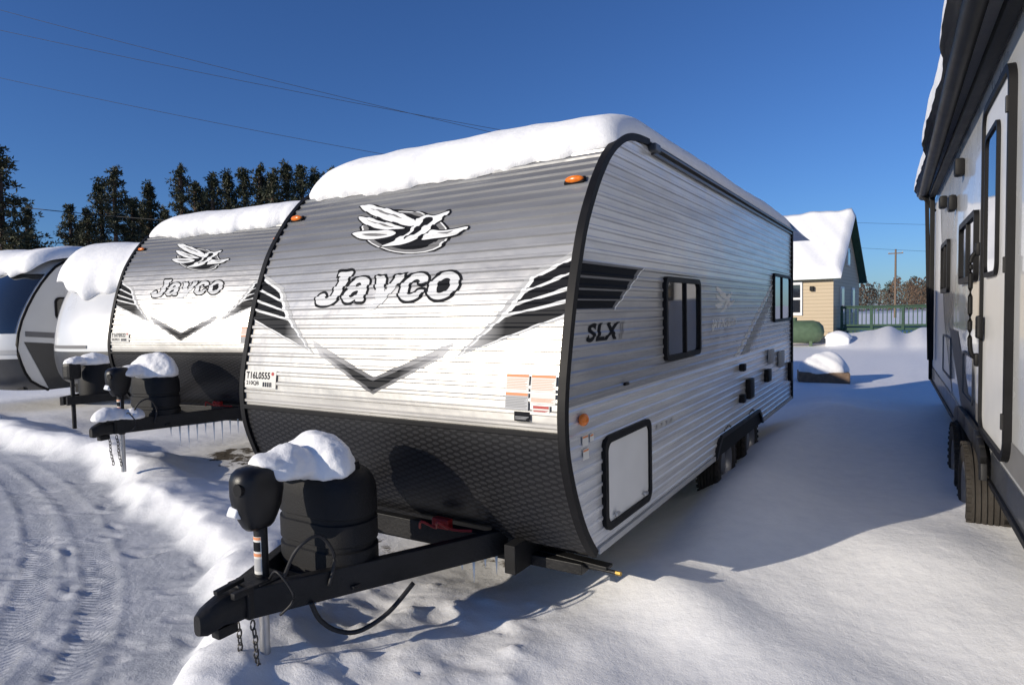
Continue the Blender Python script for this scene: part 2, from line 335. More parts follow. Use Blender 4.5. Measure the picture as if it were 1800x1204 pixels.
def window_side(parent,y0,y1,z0,z1,x=0.0,out=.03,r=.06,fw=.035,divider=None,sgn=1,name='window'):
    mb=MB(); frame_ring(mb,rrect(y0,y1,z0,z1,r),rrect(y0+fw,y1-fw,z0+fw,z1-fw,max(r-fw*.6,.01)),x,x+sgn*out)
    if divider:
        for d in divider: mb.box((x+sgn*out*.55,y0+(y1-y0)*d,(z0+z1)/2),(out*.8,.025,z1-z0-fw*1.5),.003)
    w=mb.done(name,M['trim'],parent,angle=40)
    ip=rrect(y0+fw*.8,y1-fw*.8,z0+fw*.8,z1-fw*.8,max(r-fw*.6,.01)); mk('window_glass',[(x+sgn*out*.45,u,v) for u,v in ip],[tuple(range(len(ip)))],M['glass'],w)
    return w
def wheel(parent,c,r=.36,w=.2,side=1):
    t=MB(); pr=[(r*.58,-w*.42),(r*.7,-w*.5),(r*.9,-w*.5),(r*.97,-w*.42)]
    for k in range(6):
        a=-w*.36+w*.72*k/5
        pr+=[(r,a-.008),(r,a+.008),(r*.965,a+.010),(r*.965,a+.016)] if k<5 else [(r,a)]
    pr+=[(r*.97,w*.42),(r*.9,w*.5),(r*.7,w*.5),(r*.58,w*.42)]
    t.lathe(pr,c,'X',48)
    for i in range(36):
        a=2*math.pi*i/36
        for sg in (-1,1):
            q=Quaternion((1,0,0),a); t.box(Vector(c)+q@Vector((sg*w*.44,0,r*.975)),(w*.16,.028,.02),.003,q,1)
    o=t.done('wheel',M['tyre'],parent,angle=35)
    k=MB(); s=side; k.lathe([(r*.6,s*w*.45),(r*.56,s*w*.40),(r*.52,s*w*.2),(r*.3,s*w*.12),(r*.26,s*w*.3),(r*.1,s*w*.34),(0.001,s*w*.34)],c,'X',36)
    for i in range(6):
        a=2*math.pi*i/6; k.cyl((c[0]+s*w*.12,c[1]+.19*r/.36*math.cos(a)*.72,c[2]+.19*r/.36*math.sin(a)*.72),(c[0]+s*w*.22,c[1]+.19*r/.36*math.cos(a)*.72,c[2]+.19*r/.36*math.sin(a)*.72),.012,n=6)
    k.done('rim',M['rim'],o,angle=40); return o
# ------------------------------------------------------------ emblem artwork (flat art frame -> wall coordinates)
BIRD=dict(
 oval=[(716+74*math.cos(a),410+36*math.sin(a)) for a in np.linspace(0,2*math.pi,28,endpoint=False)],
 parts=[
  [(634,362),(660,364),(694,372),(722,382),(741,393),(733,401),(708,397),(680,389),(655,379),(640,371)],
  [(633,385),(655,388),(686,396),(712,402),(722,407),(694,409),(662,405),(641,396)],
  [(622,417),(648,412),(682,411),(704,413),(694,420),(664,426),(637,426)],
  [(739,397),(747,387),(760,381),(774,382),(799,374),(786,388),(775,395),(764,406),(748,418),(726,429),(700,436),(676,438),(698,429),(720,417),(733,407)],
  [(766,407),(782,408),(802,405),(825,400),(814,410),(792,417),(768,421),(748,424),(758,415)]],
 lines=[[(776,413),(794,411),(806,407),(792,414)],
  [(753,393),(762,387),(772,388),(766,394),(752,405),(738,415),(718,425),(735,410),(746,401)],[(654,369),(688,377),(718,388),(688,381)],[(642,420),(668,417),(690,417),(668,421)],[(650,392),(680,399),(702,404),(680,402)]])
def bird(aff,parent,offs,cols,sm=4):
    tr=lambda pts:[aff(*p) for p in pts]
    def ring(k): return [(716+(x-716)*k,410+(y-410)*k) for x,y in BIRD['oval']]
    root=fdec('bird_emblem',[poly2(tr(ring(1.09)))],cols[0],parent,offs)
    fdec('emblem_ring',[poly2(tr(ring(1.03)))],cols[1],root,offs+.0007)
    fdec('emblem_field',[poly2(tr(ring(.99)))],cols[2],root,offs+.0014)
    fdec('emblem_field',[poly2(tr(ring(.86)))],cols[0],root,offs+.0021)
    for i,pp in enumerate(BIRD['parts']): fdec('bird_outline',[poly2(tr(pp),sm,.009)],cols[0],root,offs+.0028+i*.0005)
    for i,pp in enumerate(BIRD['parts']): fdec('bird_feather',[poly2(tr(pp),sm)],cols[1],root,offs+.0056+i*.0003)
    for i,pp in enumerate(BIRD['lines']): fdec('feather_line',[poly2(tr(pp),3)],cols[0] if i==1 else cols[2],root,offs+.0074)
    return root
def bird_front(x,y):
    dx,dy=x-640,y-365; return (-1.70+.0048*dx+.00225*dy, s_of_z(2.50-.00052*dx-.00385*dy))
LET=[
 [(.50,1.0),(.75,1.0),(1.02,1.0),(1.0,.8),(.94,.5),(.90,.22),(.81,.03),(.62,-.09),(.34,-.11),(.08,-.04),(.0,.10),(.06,.25),(.22,.30),(.34,.22),(.40,.13),(.49,.12),(.56,.22),(.60,.5),(.63,.76),(.58,.86),(.48,.88)],
 [(1.13,.58),(1.26,.71),(1.5,.77),(1.74,.73),(1.85,.60),(1.87,.35),(1.90,.12),(1.90,.0),(1.76,-.01),(1.62,.0),(1.57,.06),(1.40,-.03),(1.18,.0),(1.06,.14),(1.07,.32),(1.22,.42),(1.55,.46),(1.56,.56),(1.47,.61),(1.38,.57),(1.34,.50),(1.15,.49)],
 [(2.06,.75),(2.22,.75),(2.38,.75),(2.47,.54),(2.57,.28),(2.68,.54),(2.78,.75),(2.94,.75),(3.08,.75),(2.90,.36),(2.70,-.03),(2.56,-.21),(2.38,-.28),(2.16,-.28),(2.12,-.14),(2.28,-.12),(2.37,-.02),(2.22,.36)],
 [(3.92,.50),(3.73,.46),(3.65,.57),(3.53,.61),(3.42,.55),(3.37,.38),(3.42,.19),(3.53,.13),(3.66,.17),(3.74,.27),(3.94,.26),(3.87,.09),(3.70,-.02),(3.46,-.04),(3.24,.05),(3.12,.24),(3.12,.5),(3.24,.67),(3.46,.77),(3.72,.76),(3.89,.66)],
 [(4.53+.47*math.cos(a),.365+.40*math.sin(a)) for a in np.linspace(0,2*math.pi,20,endpoint=False)]]
CNT=[[(1.55,.34),(1.55,.2),(1.47,.12),(1.37,.13),(1.33,.22),(1.39,.31)],[(4.53+.20*math.cos(a),.365+.23*math.sin(a)) for a in np.linspace(0,2*math.pi,16,endpoint=False)]]
sb=s_of_z(1.868)
def lt(pts): return [(-1.835+(x+.26*y)/5.26*1.165, sb+y*.198) for x,y in pts]
# ------------------------------------------------------------ main trailer
def build_trailer(label,idtext,model):
    T=empty('travel_trailer',label=label,cat='trailer',group='travel trailers parked in a row')
    V=[];Fc=[];n=len(FN)
    for i in range(n):
        for x in (-W,0): V.append((x,FY[i],FZ[i]))
    for i in range(n-1): Fc.append((2*i,2*i+1,2*i+3,2*i+2))
    mk('front_siding',V,Fc,M['front'],T)
    V=[];Fc=[];ss=np.linspace(0,S0,30); nx=24
    for s in ss:
        y,z,ny,nz=at_s(s)
        for i in range(nx+1): V.append((-W+W*i/nx,y-.001,z))
    for j in range(len(ss)-1):
        for i in range(nx): a=j*(nx+1)+i; Fc.append((a,a+1,a+nx+2,a+nx+1))
    mk('front_rock_guard',V,Fc,M['plate'],T,smooth=True)
    y,z,ny,nz=at_s(S0); MB().beam((-W+.02,y-.008,z),(-.02,y-.008,z),.022,.03).done('guard_edge_strip',M['trim'],T)
    for side in (0,1):
        V=[];Fc=[]
        for zz,hh in SN:
            x=hh if side==0 else -W-hh
            y0=y_of_z(zz)+.004; V+= [(x,y0,zz),(x,REAR,zz)]
        for i in range(len(SN)-1): Fc.append((2*i,2*i+1,2*i+3,2*i+2))
        mk('side_wall',V,Fc,M['side'],T)
    MB().box((-W/2,REAR+.01,(2.8+.5)/2),(W,.04,2.3),.015).done('rear_wall',M['side'],T)
    r=MB(); r.box((-W/2,(4.2+REAR)/2,2.80),(W-.01,REAR-4.2,.05),.01); r.done('roof',M['white'],T)
    r=MB(); r.box((-W/2,(3.1+REAR)/2,.515),(W-.04,REAR-3.1,.05),.01)
    for x in (-.45,-W+.45): r.box((x,(2.9+REAR)/2,.43),(.07,REAR-2.9,.16),.005)
    for yy in (3.3,4.6,5.9,7.0,8.2,9.3): r.box((-W/2,yy,.43),(W-.3,.06,.10),.005)
    for yy in (5.9,6.98): r.cyl((-W+.2,yy,.36),(-.2,yy,.36),.045)
    r.done('chassis',M['dark'],T)
    for x0,x1 in ((-.026,.016),(-W-.016,-W+.026)):
        V=[];Fc=[];ss=np.linspace(0,S1-.35,110)
        for s in ss:
            y,z,ny,nz=at_s(s)
            for x,o in ((x0,-.024),(x1,-.024),(x1,.018),(x0,.018)): V.append((x,y+ny*o,z+nz*o))
        for i in range(len(ss)-1):
            for k in range(4): Fc.append((i*4+k,i*4+(k+1)%4,i*4+4+(k+1)%4,i*4+4+k))
        Fc.append((0,1,2,3)); e=len(V)-4; Fc.append((e+3,e+2,e+1,e)); mk('edge_trim',V,Fc,M['trim'],T)
    r=MB(); r.beam((.012,3.95,2.765),(.012,REAR,2.765),.02,.022); r.beam((.014,3.95,2.80),(.014,REAR,2.80),.05,.018); r.box((.03,3.94,2.79),(.05,.1,.05),.01)
    r.done('gutter_rail',M['charcoal'],T)
    for x in (.008,-W-.008): MB().beam((x,REAR+.015,.5),(x,REAR+.015,2.81),.04,.05,.008,up=(0,1,0)).done('corner_trim',M['trim'],T)
    MB().beam((.012,3.05,.515),(.012,5.42,.515),.022,.035).done('bottom_trim',M['decl'],T); MB().beam((.012,7.46,.515),(.012,REAR,.515),.022,.035).done('bottom_trim',M['decl'],T)
    # --- front graphics
    t=fdec('lettering_outline',[poly2(lt(LET[0]),4,.017)],M['decb'],T,.0012)
    for i in range(1,5): fdec('lettering_outline',[poly2(lt(LET[i]),4,.017)],M['decb'],t,.0012+.0004*i)
    for i in range(5): fdec('lettering',[poly2(lt(LET[i]),4,.0)],M['decs'],t,.0036+.0002*i)
    for c_ in CNT: fdec('lettering_counter',[poly2(lt(c_),3)],M['decb'],t,.0055)
    bird(bird_front,T,.0015,(M['decb'],M['decw'],M['decg'],M['decl']))
    c=fdec('chevron',[poly2(fp([(-1.81,1.635),(-1.24,1.422),(-.67,1.635),(-.755,1.54),(-1.24,1.325),(-1.715,1.54)]))],M['chevg'],T,.0015)
    fdec('chevron_stripe',[poly2(fp([(-1.70,1.562),(-1.24,1.400),(-.78,1.562),(-.80,1.54),(-1.24,1.345),(-1.67,1.54)]))],M['chev'],c,.003)
    for mir in (0,1):
        f=(lambda p:[(-W-x,z) for x,z in p]) if mir else (lambda p:p)
        q=fdec('sweep_graphic',[poly2(fp(f([(-.03,2.075),(-.26,1.98),(-.345,1.87),(-.445,1.745),(-.67,1.548),(-.40,1.63),(-.16,1.71),(-.03,1.745)])))],M['decl'],T,.0015)
        fdec('sweep_lining',[poly2(fp(f([(-.03,2.05),(-.245,1.96),(-.325,1.848),(-.42,1.74),(-.64,1.56),(-.38,1.645),(-.15,1.722),(-.03,1.758)])))],M['decw'],q,.0022)
        for k in ([(-.03,2.035),(-.225,1.95),(-.265,1.895),(-.03,1.975)],[(-.03,1.958),(-.275,1.878),(-.31,1.83),(-.03,1.900)],[(-.03,1.883),(-.32,1.815),(-.355,1.775),(-.03,1.838)]):
            fdec('sweep_stripe',[poly2(fp(f(k)))],M['decb'],q,.003)
        fdec('sweep_stripe',[poly2(fp(f([(-.03,1.822),(-.375,1.757),(-.62,1.568),(-.38,1.652),(-.03,1.768)])))],M['sweep'],q,.0036)
    O1=AMP+.0015;O2=AMP+.0025
    lb=fdec('stock_label',[poly2([(-2.405,s_of_z(1.315)),(-2.09,s_of_z(1.315)),(-2.09,s_of_z(1.43)),(-2.405,s_of_z(1.43))])],M['paper'],T,O1,True)
    fdec('label_text',[text2(idtext,(-2.395,-2.15,s_of_z(1.374),s_of_z(1.420)),base=.03,space=1.05)],M['decb'],lb,O2,True)
    fdec('label_text',[text2(model,(-2.39,-2.26,s_of_z(1.330),s_of_z(1.360)),base=.02)],M['decb'],lb,O2,True)
    bars=[]
    for i in range(22):
        u=-2.225+i*.0045
        if (i*7)%5!=0: bars.append(poly2([(u,s_of_z(1.325)),(u+.0025,s_of_z(1.325)),(u+.0025,s_of_z(1.355)),(u,s_of_z(1.355))]))
    fdec('label_barcode',bars,M['decb'],lb,O2,True)
    fdec('label_dot',[poly2([(-2.125+.014*math.cos(a),s_of_z(1.41)+.012*math.sin(a)) for a in np.linspace(0,6.28,12,endpoint=False)])],M['red'],lb,O2,True)
    def sticker(x0,x1,z0,z1,body,lines,hm,tm='decg'):
        q=fdec('warning_sticker',[poly2([(x0,s_of_z(z0)),(x1,s_of_z(z0)),(x1,s_of_z(z1)),(x0,s_of_z(z1))])],M[body],T,O1,True)
        if hm: fdec('sticker_header',[poly2([(x0+.004,s_of_z(z1-.016)),(x1-.004,s_of_z(z1-.016)),(x1-.004,s_of_z(z1-.003)),(x0+.004,s_of_z(z1-.003))])],M[hm],q,O2,True)
        it=[]
        for i in range(lines):
            zz=z1-.024-i*(z1-z0-.03)/lines; xe=x1-.006-(.02*((i*37)%5)/5)
            it.append(poly2([(x0+.006,s_of_z(zz-.0022)),(xe,s_of_z(zz-.0022)),(xe,s_of_z(zz)),(x0+.006,s_of_z(zz))]))
        fdec('sticker_print',it,M[tm],q,O2,True)
    sticker(-.325,-.19,1.39,1.475,'paper',7,'orange','orange'); sticker(-.18,-.04,1.39,1.475,'paper',7,'orange','orange')
    sticker(-.325,-.19,1.30,1.385,'decl',7,'orange'); sticker(-.18,-.04,1.335,1.385,'paper',4,None,'orange')
    sticker(-.27,-.18,1.245,1.292,'decb',3,None,'decl'); sticker(-.165,-.07,1.29,1.328,'paper',3,'red','red')
    for x in (-.12,-W+.12):
        y,z,ny,nz=at_s(s_of_z(2.467)); q=Vector((0,-ny,-nz)).to_track_quat('Y','Z')
        b_=MB(); b_.box((x,y+ny*.012,z+nz*.012),(.12,.02,.046),.008,q); base=b_.done('marker_light',M['trim'],T)
        b_=MB(); b_.ell((0,0,0),(.055,.022,.021)); v=[tuple(q@Vector(p)+Vector((x,y+ny*.022,z+nz*.022))) for p in b_.v]; mk('light_lens',v,b_.f,M['amber'],base,smooth=True)
    b_=MB(); b_.ell((.02,2.88,1.24),(.02,.045,.032)); b_.done('marker_light',M['amber'],T,smooth=True)
    # --- side graphics
    yf=lambda z:y_of_z(z)+.025
    sw=sdec('side_sweep',[poly2([(yf(2.035),2.035),(3.78,2.035),(3.33,1.79),(yf(1.79),1.79)])],M['decg'],T,.0012)
    for z,e0,e1,h_ in ((2.022,3.70,3.60,.06),(1.95,3.57,3.49,.052),(1.888,3.46,3.39,.045),(1.835,3.36,3.30,.04)):
        sdec('side_stripe',[poly2([(yf(z),z),(e0,z),(e1,z-h_),(yf(z-h_),z-h_)])],M['decb'],sw,.002)
    sdec('side_stripe',[poly2([(3.78,2.035),(3.80,2.035),(3.33,1.785),(3.31,1.785)])],M['decw'],sw,.0028)
    for P_ in ([(8.05,2.03),(8.17,2.03),(6.30,1.315),(6.18,1.315)],[(8.6,2.03),(8.64,2.03),(6.9,1.315),(6.86,1.315)]): sdec('side_diagonal',[poly2(P_)],M['decw'],T,.0012)
    sdec('side_diagonal',[poly2([(8.25,2.03),(8.55,2.03),(6.78,1.315),(6.45,1.315)])],M['decl'],T,.0016)
    sdec('side_lettering',[text2('SLX',(2.96,3.40,1.62,1.718),shear=.25,base=.045,space=1.14)],M['decb'],T,.0015)
    for x in (3.425,3.455): sdec('side_lettering',[poly2([(x,1.718),(x+.014,1.718),(x-.018,1.62),(x-.032,1.62)])],M['decg'],T,.0015)
    sdec('side_lettering',[text2('JAY FLIGHT',(5.38,6.27,1.585,1.685),shear=.15,base=.03,space=1.05)],M['decw'],T,.0015)
    bs=lambda x,y:(5.50+(x-622)*.0034,1.74+(440-y)*.0028)
    e_=sdec('side_emblem',[poly2([bs(*p) for p in BIRD['parts'][3]],3)],M['decw'],T,.0015)
    for k in (0,1,2,4): sdec('bird_feather',[poly2([bs(*p) for p in BIRD['parts'][k]],3)],M['decw'],e_,.002)
    for P_ in ((2.885,2.955,1.10,1.155),(2.975,3.02,1.11,1.15),(2.89,2.96,1.03,1.085)):
        q=sdec('side_sticker',[poly2([(P_[0],P_[2]),(P_[1],P_[2]),(P_[1],P_[3]),(P_[0],P_[3])])],M['paper'],T,.0085,True)
        sdec('sticker_header',[poly2([(P_[0]+.004,P_[3]-.014),(P_[1]-.004,P_[3]-.014),(P_[1]-.004,P_[3]-.004),(P_[0]+.004,P_[3]-.004)])],M['orange'],q,.0092,True)
    for k in range(4): sdec('side_sticker',[poly2([(4.0+k*.10,1.0),(4.05+k*.10,1.0),(4.05+k*.10,1.035+.01*(k%2)),(4.0+k*.10,1.035+.01*(k%2))])],M['decl'],T,.0085,True)
    window_side(T,4.15,4.98,1.43,2.0,divider=[.54]); window_side(T,8.14,9.38,1.59,2.18,divider=[.45])
    mb=MB(); frame_ring(mb,rrect(3.13,3.85,.585,1.105,.07),rrect(3.17,3.81,.625,1.065,.05),0,.026); hd=mb.done('baggage_door',M['trim'],T,angle=40)
    ip=rrect(3.165,3.815,.62,1.07,.05); mk('door_panel',[(.014,u,v) for u,v in ip],[tuple(range(len(ip)))],M['white'],hd)
    for yy in (3.27,3.72): MB().box((.03,yy,.655),(.02,.05,.022),.006).done('door_latch',M['alu'],hd)
    for c,sz in (((.03,6.41,1.2),(.05,.10,.07)),((.03,6.74,.96),(.05,.2,.2)),((.03,7.7,1.0),(.05,.2,.14)),((.03,6.40,.9),(.05,.1,.08)),((.03,7.9,1.2),(.03,.25,.16)),((.03,8.6,1.12),(.03,.3,.2)),((.03,9.29,.9),(.05,.1,.25)),((.02,3.45,1.36),(.02,.06,.02))):
        MB().box(c,sz,.009).done('service_hatch',M['trim'] if sz[0]>.03 or sz[2]<.05 else M['decl'],T,angle=30)
    fl=MB()
    out=[(5.42,.50),(5.53,.62),(5.63,.675),(7.25,.675),(7.35,.62),(7.46,.50)]; inn=[(5.47,.50),(5.57,.595),(5.65,.645),(7.23,.645),(7.31,.595),(7.41,.50)]
    for i in range(5):
        a,b_,c,d=out[i],out[i+1],inn[i+1],inn[i]
        V=[(x,*q) for x in (.0,.03) for q in (a,b_,c,d)]; fl.add(V,[(0,1,2,3),(7,6,5,4),(0,4,5,1),(1,5,6,2),(2,6,7,3),(3,7,4,0)])
    fl.done('fender_flare',M['black'],T)
    mk('wheel_well',[(.009,*p) for p in inn],[tuple(range(6))],M['dark'],T)
    for yy,zz in ((5.92,.37),(6.95,.37)):
        wheel(T,(-.10,yy,zz),.345,.2,1); wheel(T,(-W+.10,yy,zz),.345,.2,-1)
    # --- hitch
    h=MB()
    for sx in (-1,1): h.beam((-1.22+sx*.05,1.80,.475),(-1.22+sx*.74,3.22,.475),.055,.14,.006)
    h.beam((-1.22-.62,2.95,.475),(-1.22+.62,2.95,.475),.06,.12); h.beam((-1.22-.30,2.35,.44),(-1.22+.30,2.35,.44),.3,.02)
    h.box((-1.22,1.83,.48),(.16,.12,.15),.01); h.box((-.50,3.2,.42),(.09,.35,.18),.01); h.box((-1.94,3.2,.42),(.09,.35,.18),.01)
    h.beam((-1.94,3.12,.36),(-.1,3.12,.38),.09,.06); h.done('hitch_frame',M['frame'],T)
    cp=MB()
    V=[];sec=[(1.80,.065,.40,.54),(1.74,.062,.40,.545),(1.68,.05,.41,.545),(1.635,.045,.40,.53),(1.60,.042,.395,.515),(1.57,.025,.405,.495)]
    for y,w_,z0,z1 in sec:
        for i in range(12):
            a=2*math.pi*i/12; cx_=abs(math.cos(a))**.6*math.copysign(1,math.cos(a)); sz_=abs(math.sin(a))**.6*math.copysign(1,math.sin(a))
            V.append((-1.22+w_*cx_,y,(z0+z1)/2+(z1-z0)/2*sz_))
    Fc=[(j*12+i,j*12+(i+1)%12,(j+1)*12+(i+1)%12,(j+1)*12+i) for j in range(5) for i in range(12)]+[tuple(range(12)),tuple(range(71,59,-1))]
    cp.add(V,Fc); cp.beam((-1.22,1.66,.56),(-1.22,1.80,.575),.03,.02); cp.box((-1.14,1.74,.55),(.03,.10,.03),.006); cp.box((-1.22,1.70,.38),(.06,.10,.05),.01)
    cp.done('coupler',M['frame'],T,angle=40)
    jx,jy=-1.22,1.905
    j=MB(); j.cyl((jx,jy,.38),(jx,jy,.82),.032,n=24); j.cyl((jx,jy,.50),(jx,jy,.53),.06,n=24); j.box((jx,jy,.545),(.18,.16,.012),.003)
    J=j.done('tongue_jack',M['frame'],T,angle=40)
    MB().cyl((jx,jy,-.02),(jx,jy,.40),.024,n=20).done('jack_leg',M['alu'],J,angle=40)
    hd=MB(); V=[];nn=28
    lev=[(.79,.45,.5),(.805,.60,.6),(.84,.74,.74),(.89,.86,.92),(.96,1,1),(1.03,1,1),(1.06,.93,.92),(1.08,.76,.74),(1.09,.4,.4),(1.091,.01,.01)]
    for z,sx_,sy_ in lev:
        for i in range(nn):
            a=2*math.pi*i/nn; e=.75; cc=abs(math.cos(a))**e*math.copysign(1,math.cos(a)); sn_=abs(math.sin(a))**e*math.copysign(1,math.sin(a))
            V.append((jx+.085*sx_*cc,jy-.01+.125*sy_*sn_,z))
    hd.add(V,[(k*nn+i,k*nn+(i+1)%nn,(k+1)*nn+(i+1)%nn,(k+1)*nn+i) for k in range(len(lev)-1) for i in range(nn)]+[tuple(range(nn))])
    hh=hd.done('jack_motor_housing',M['gloss'],J,smooth=True)
    MB().box((jx-.02,jy-.115,.885),(.07,.045,.05),.014,Quaternion((1,0,0),RAD(-25)),3).done('jack_light',M['lens'],hh,smooth=True)
    MB().cyl((jx+.03,jy-.135,1.0),(jx+.03,jy-.115,1.0),.03,n=24).done('jack_knob',M['trim'],hh,angle=40)
    def band(z0,z1,r_,a0,a1,mat,name):
        V=[(jx+r_*math.cos(a),jy+r_*math.sin(a),z) for z in (z0,z1) for a in np.linspace(RAD(a0),RAD(a1),9)]; return mk(name,V,[(i,i+1,10+i,9+i) for i in range(8)],mat,J)
    band(.57,.75,.0335,235,325,M['paper'],'jack_sticker'); band(.735,.748,.0342,238,322,M['orange'],'jack_sticker_print'); band(.655,.67,.0342,238,322,M['orange'],'jack_sticker_print'); band(.68,.725,.0342,242,318,M['decb'],'jack_sticker_print'); band(.585,.645,.0342,242,318,M['decl'],'jack_sticker_print')
    tc_=MB(); cx_,cy_=-1.205,2.31; nn=56; V=[]
    lev=[(.41,.95),(.415,.99),(.47,1.0),(.475,.945),(.50,.945),(.505,1.0),(.60,1.0),(.606,.95),(.63,.95),(.636,1.0),(.74,1.0),(.746,.95),(.77,.95),(.776,1.0),(.87,1.0),(.91,.985),(.95,.93),(.975,.85),(.995,.74),(1.0,.6),(1.002,.01)]
    for z,k in lev:
        for i in range(nn):
            a=2*math.pi*i/nn; x=math.cos(a);y=math.sin(a)
            rr=.168; hx=.12
            px=(rr*x+(hx if x>0 else -hx if x<0 else 0)); py=rr*y*(1-.12*math.exp(-(px/.07)**2))
            V.append((cx_+px*k,cy_+py*k,z))
    tc_.add(V,[(k*nn+i,k*nn+(i+1)%nn,(k+1)*nn+(i+1)%nn,(k+1)*nn+i) for k in range(len(lev)-1) for i in range(nn)])
    for sx in (-.14,.14): tc_.cyl((cx_+sx,cy_,.98),(cx_+sx,cy_,1.035),.075,.068,n=28)
    tc_.done('propane_tank_cover',M['tank'],T,angle=28)
    MB().tube([(-1.10,1.93,.55),(-1.02,1.95,.70),(-.98,2.05,.74),(-.96,2.12,.62),(-.98,2.1,.48)],.009).done('breakaway_cable',M['wire'],T,smooth=True)
    MB().tube([(-1.16,1.9,.55),(-1.05,1.86,.62),(-.99,1.9,.50),(-1.04,1.86,.42)],.006).done('breakaway_cable',M['wire'],T,smooth=True)
    MB().tube([(-1.02,2.02,.42),(-1.0,2.05,.33),(-.95,2.11,.26),(-.88,2.19,.24),(-.80,2.31,.30),(-.75,2.45,.41)],.012).done('trailer_power_cable',M['wire'],T,smooth=True)
    MB().tube([(-.98,2.78,.56),(-.94,2.75,.61),(-.88,2.80,.57),(-.83,2.76,.62),(-.78,2.82,.57),(-.7,2.9,.55)],.008).box((-.88,2.86,.58),(.12,.05,.06),.01).done('red_gas_fitting',M['red'],T)
    for sx in (-.06,.06):
        ch=MB(); x=jx+sx
        for i in range(9):
            c=Vector((x+.006*math.sin(i),1.80+.004*i,.37-i*.036)); ax=i%2; ring=[]
            for k in range(10):
                a=2*math.pi*k/10; u=.011*math.cos(a); v=.024*math.sin(a); ring.append(c+Vector((u if ax else 0,0 if ax else u,v)))
            ring.append(ring[0]); ring.append(ring[1]); ch.tube(ring,.004,6,1)
        ch.done('safety_chain',M['steel'],T,smooth=True)
    sj=MB(); sj.beam((-.55,3.2,.40),(.04,3.13,.405),.07,.02); sj.beam((-.50,3.22,.37),(-.05,3.15,.38),.05,.02); sj.box((-.52,3.2,.42),(.1,.12,.08),.006); sj.cyl((-.5,3.17,.385),(.09,3.11,.39),.011,n=12)
    s_=sj.done('stabiliser_jack',M['frame'],T); MB().cyl((.085,3.11,.39),(.115,3.105,.392),.012,n=6).done('jack_nut',M['brass'],s_)
    return T
def snow_cap(label,fwd,x0,x1,T,s_edge,Ltot,seed,parent,r=.2,side=.16,sideL=None,shear=0):
    rr=np.random.default_rng(seed); ph=rr.random(12)*6.28; sideL=sideL or side
    def nz_(x,y): return (math.sin(1.3*x+ph[0])*math.sin(.9*y+ph[1])+.5*math.sin(3.1*x+ph[2]+.5*y)*math.sin(2.3*y+ph[3])+.25*math.sin(7*x+ph[4])*math.sin(6*y+ph[5])+.12*math.sin(17*x+ph[6]+2*y)*math.sin(13*y+ph[7]))
    dd=[0,.002,.006,.012,.022,.036,.055,.08,.11,.15,.2,.26,.33,.42]
    while dd[-1]<Ltot-.6: dd.append(dd[-1]+.12)
    xs=[0,.002,.006,.014,.028,.045,.07,.1,.14,.19]; nxm=60; wid=x1-x0
    mid=[.19+(wid-.38)*i/nxm for i in range(1,nxm)]; xs=xs+mid+[wid-a for a in reversed(xs)]
    rear=[.3,.2,.12,.07,.035,.015,.005,0]; V=[]
    nrow=len(dd)+len(rear)
    f=lambda q,rd: math.sqrt(max(0,1-(1-min(q/rd,1))**2))
    for j in range(nrow):
        for i,xx in enumerate(xs):
            x=x0+xx; s0=s_edge(x)
            s=s0+dd[j] if j<len(dd) else Ltot-rear[j-len(dd)]
            d=s-s0; dr=Ltot-s
            t=T*(1+.14*nz_(x,s))*f(d,r*(1+.25*nz_(x*2,3)))*f(xx,sideL)*f(wid-xx,side)*f(dr,.2)
            t*=.72+.28*min(d/.6,1)
            y,z,ny,nz=fwd(s); wob=.025*nz_(2,s*2.2)*max(0,1-xx/.4) if shear else 0
            V.append((x+shear*s+wob,y+ny*(t+.003),z+nz*(t+.003)))
    m_=len(xs); Fc=[(j*m_+i,j*m_+i+1,(j+1)*m_+i+1,(j+1)*m_+i) for j in range(nrow-1) for i in range(m_-1)]
    o=mk('roof_snow',V,Fc,M['snow'],parent,smooth=True); o['label']=label
    return o
def copy_tree(o,parent=None):
    c=o.copy(); COL.objects.link(c)
    if parent: c.parent=parent
    for ch in o.children: copy_tree(ch,c)
    return c
T1=build_trailer('silver and white ribbed travel trailer with black trim and roof snow','T16L0555','210QB')
T2=copy_tree(T1)
def place(o,px,py,pz,rot):
    mt=Matrix.Translation((-1.22+px,2.5+py,pz))@Matrix.Rotation(rot,4,'Z')@Matrix.Translation((1.22,-2.5,0)); o.matrix_world=mt; return mt
MW2=place(T2,-4.553,1.594,.197,.174); T2['label']='second silver and white ribbed travel trailer parked beside the first'
for ch in list(T2.children):
    if ch.name.startswith('trailer_power_cable'): bpy.data.objects.remove(ch); continue
    if ch.name.startswith('stock_label'):
        for k in list(ch.children):
            if k.name.startswith('label_text'): bpy.data.objects.remove(k)
        fdec('label_text',[text2('T16Y0522',(-2.395,-2.15,s_of_z(1.374),s_of_z(1.420)),base=.03,space=1.05)],M['decb'],ch,AMP+.0025,True)
        fdec('label_text',[text2('262RLS',(-2.39,-2.25,s_of_z(1.330),s_of_z(1.360)),base=.02)],M['decb'],ch,AMP+.0025,True)
EDG=[(-2.44,2.665),(-2.40,2.65),(-2.03,2.61),(-1.74,2.59),(-1.49,2.60),(-1.02,2.61),(-.61,2.625),(-.26,2.66),(0,2.70)]
ex=[a for a,b in EDG]; ez=[b for a,b in EDG]
def sedge(x,k=0): return s_of_z(float(np.interp(x,ex,ez))+.012*math.sin(9*x+k)+.007*math.sin(23*x+k)+.004*math.sin(51*x+k))
def fwd(s):
    if s<S1: return at_s(s)
    return (at_s(S1)[0]+(s-S1),2.828,0,1)
LT=S1+(REAR-at_s(S1)[0])+.03
snow_cap('thick rounded snow layer with an uneven lip',fwd,-2.46,.015,.175,sedge,LT,3,T1,r=.22,side=.14,sideL=.42)
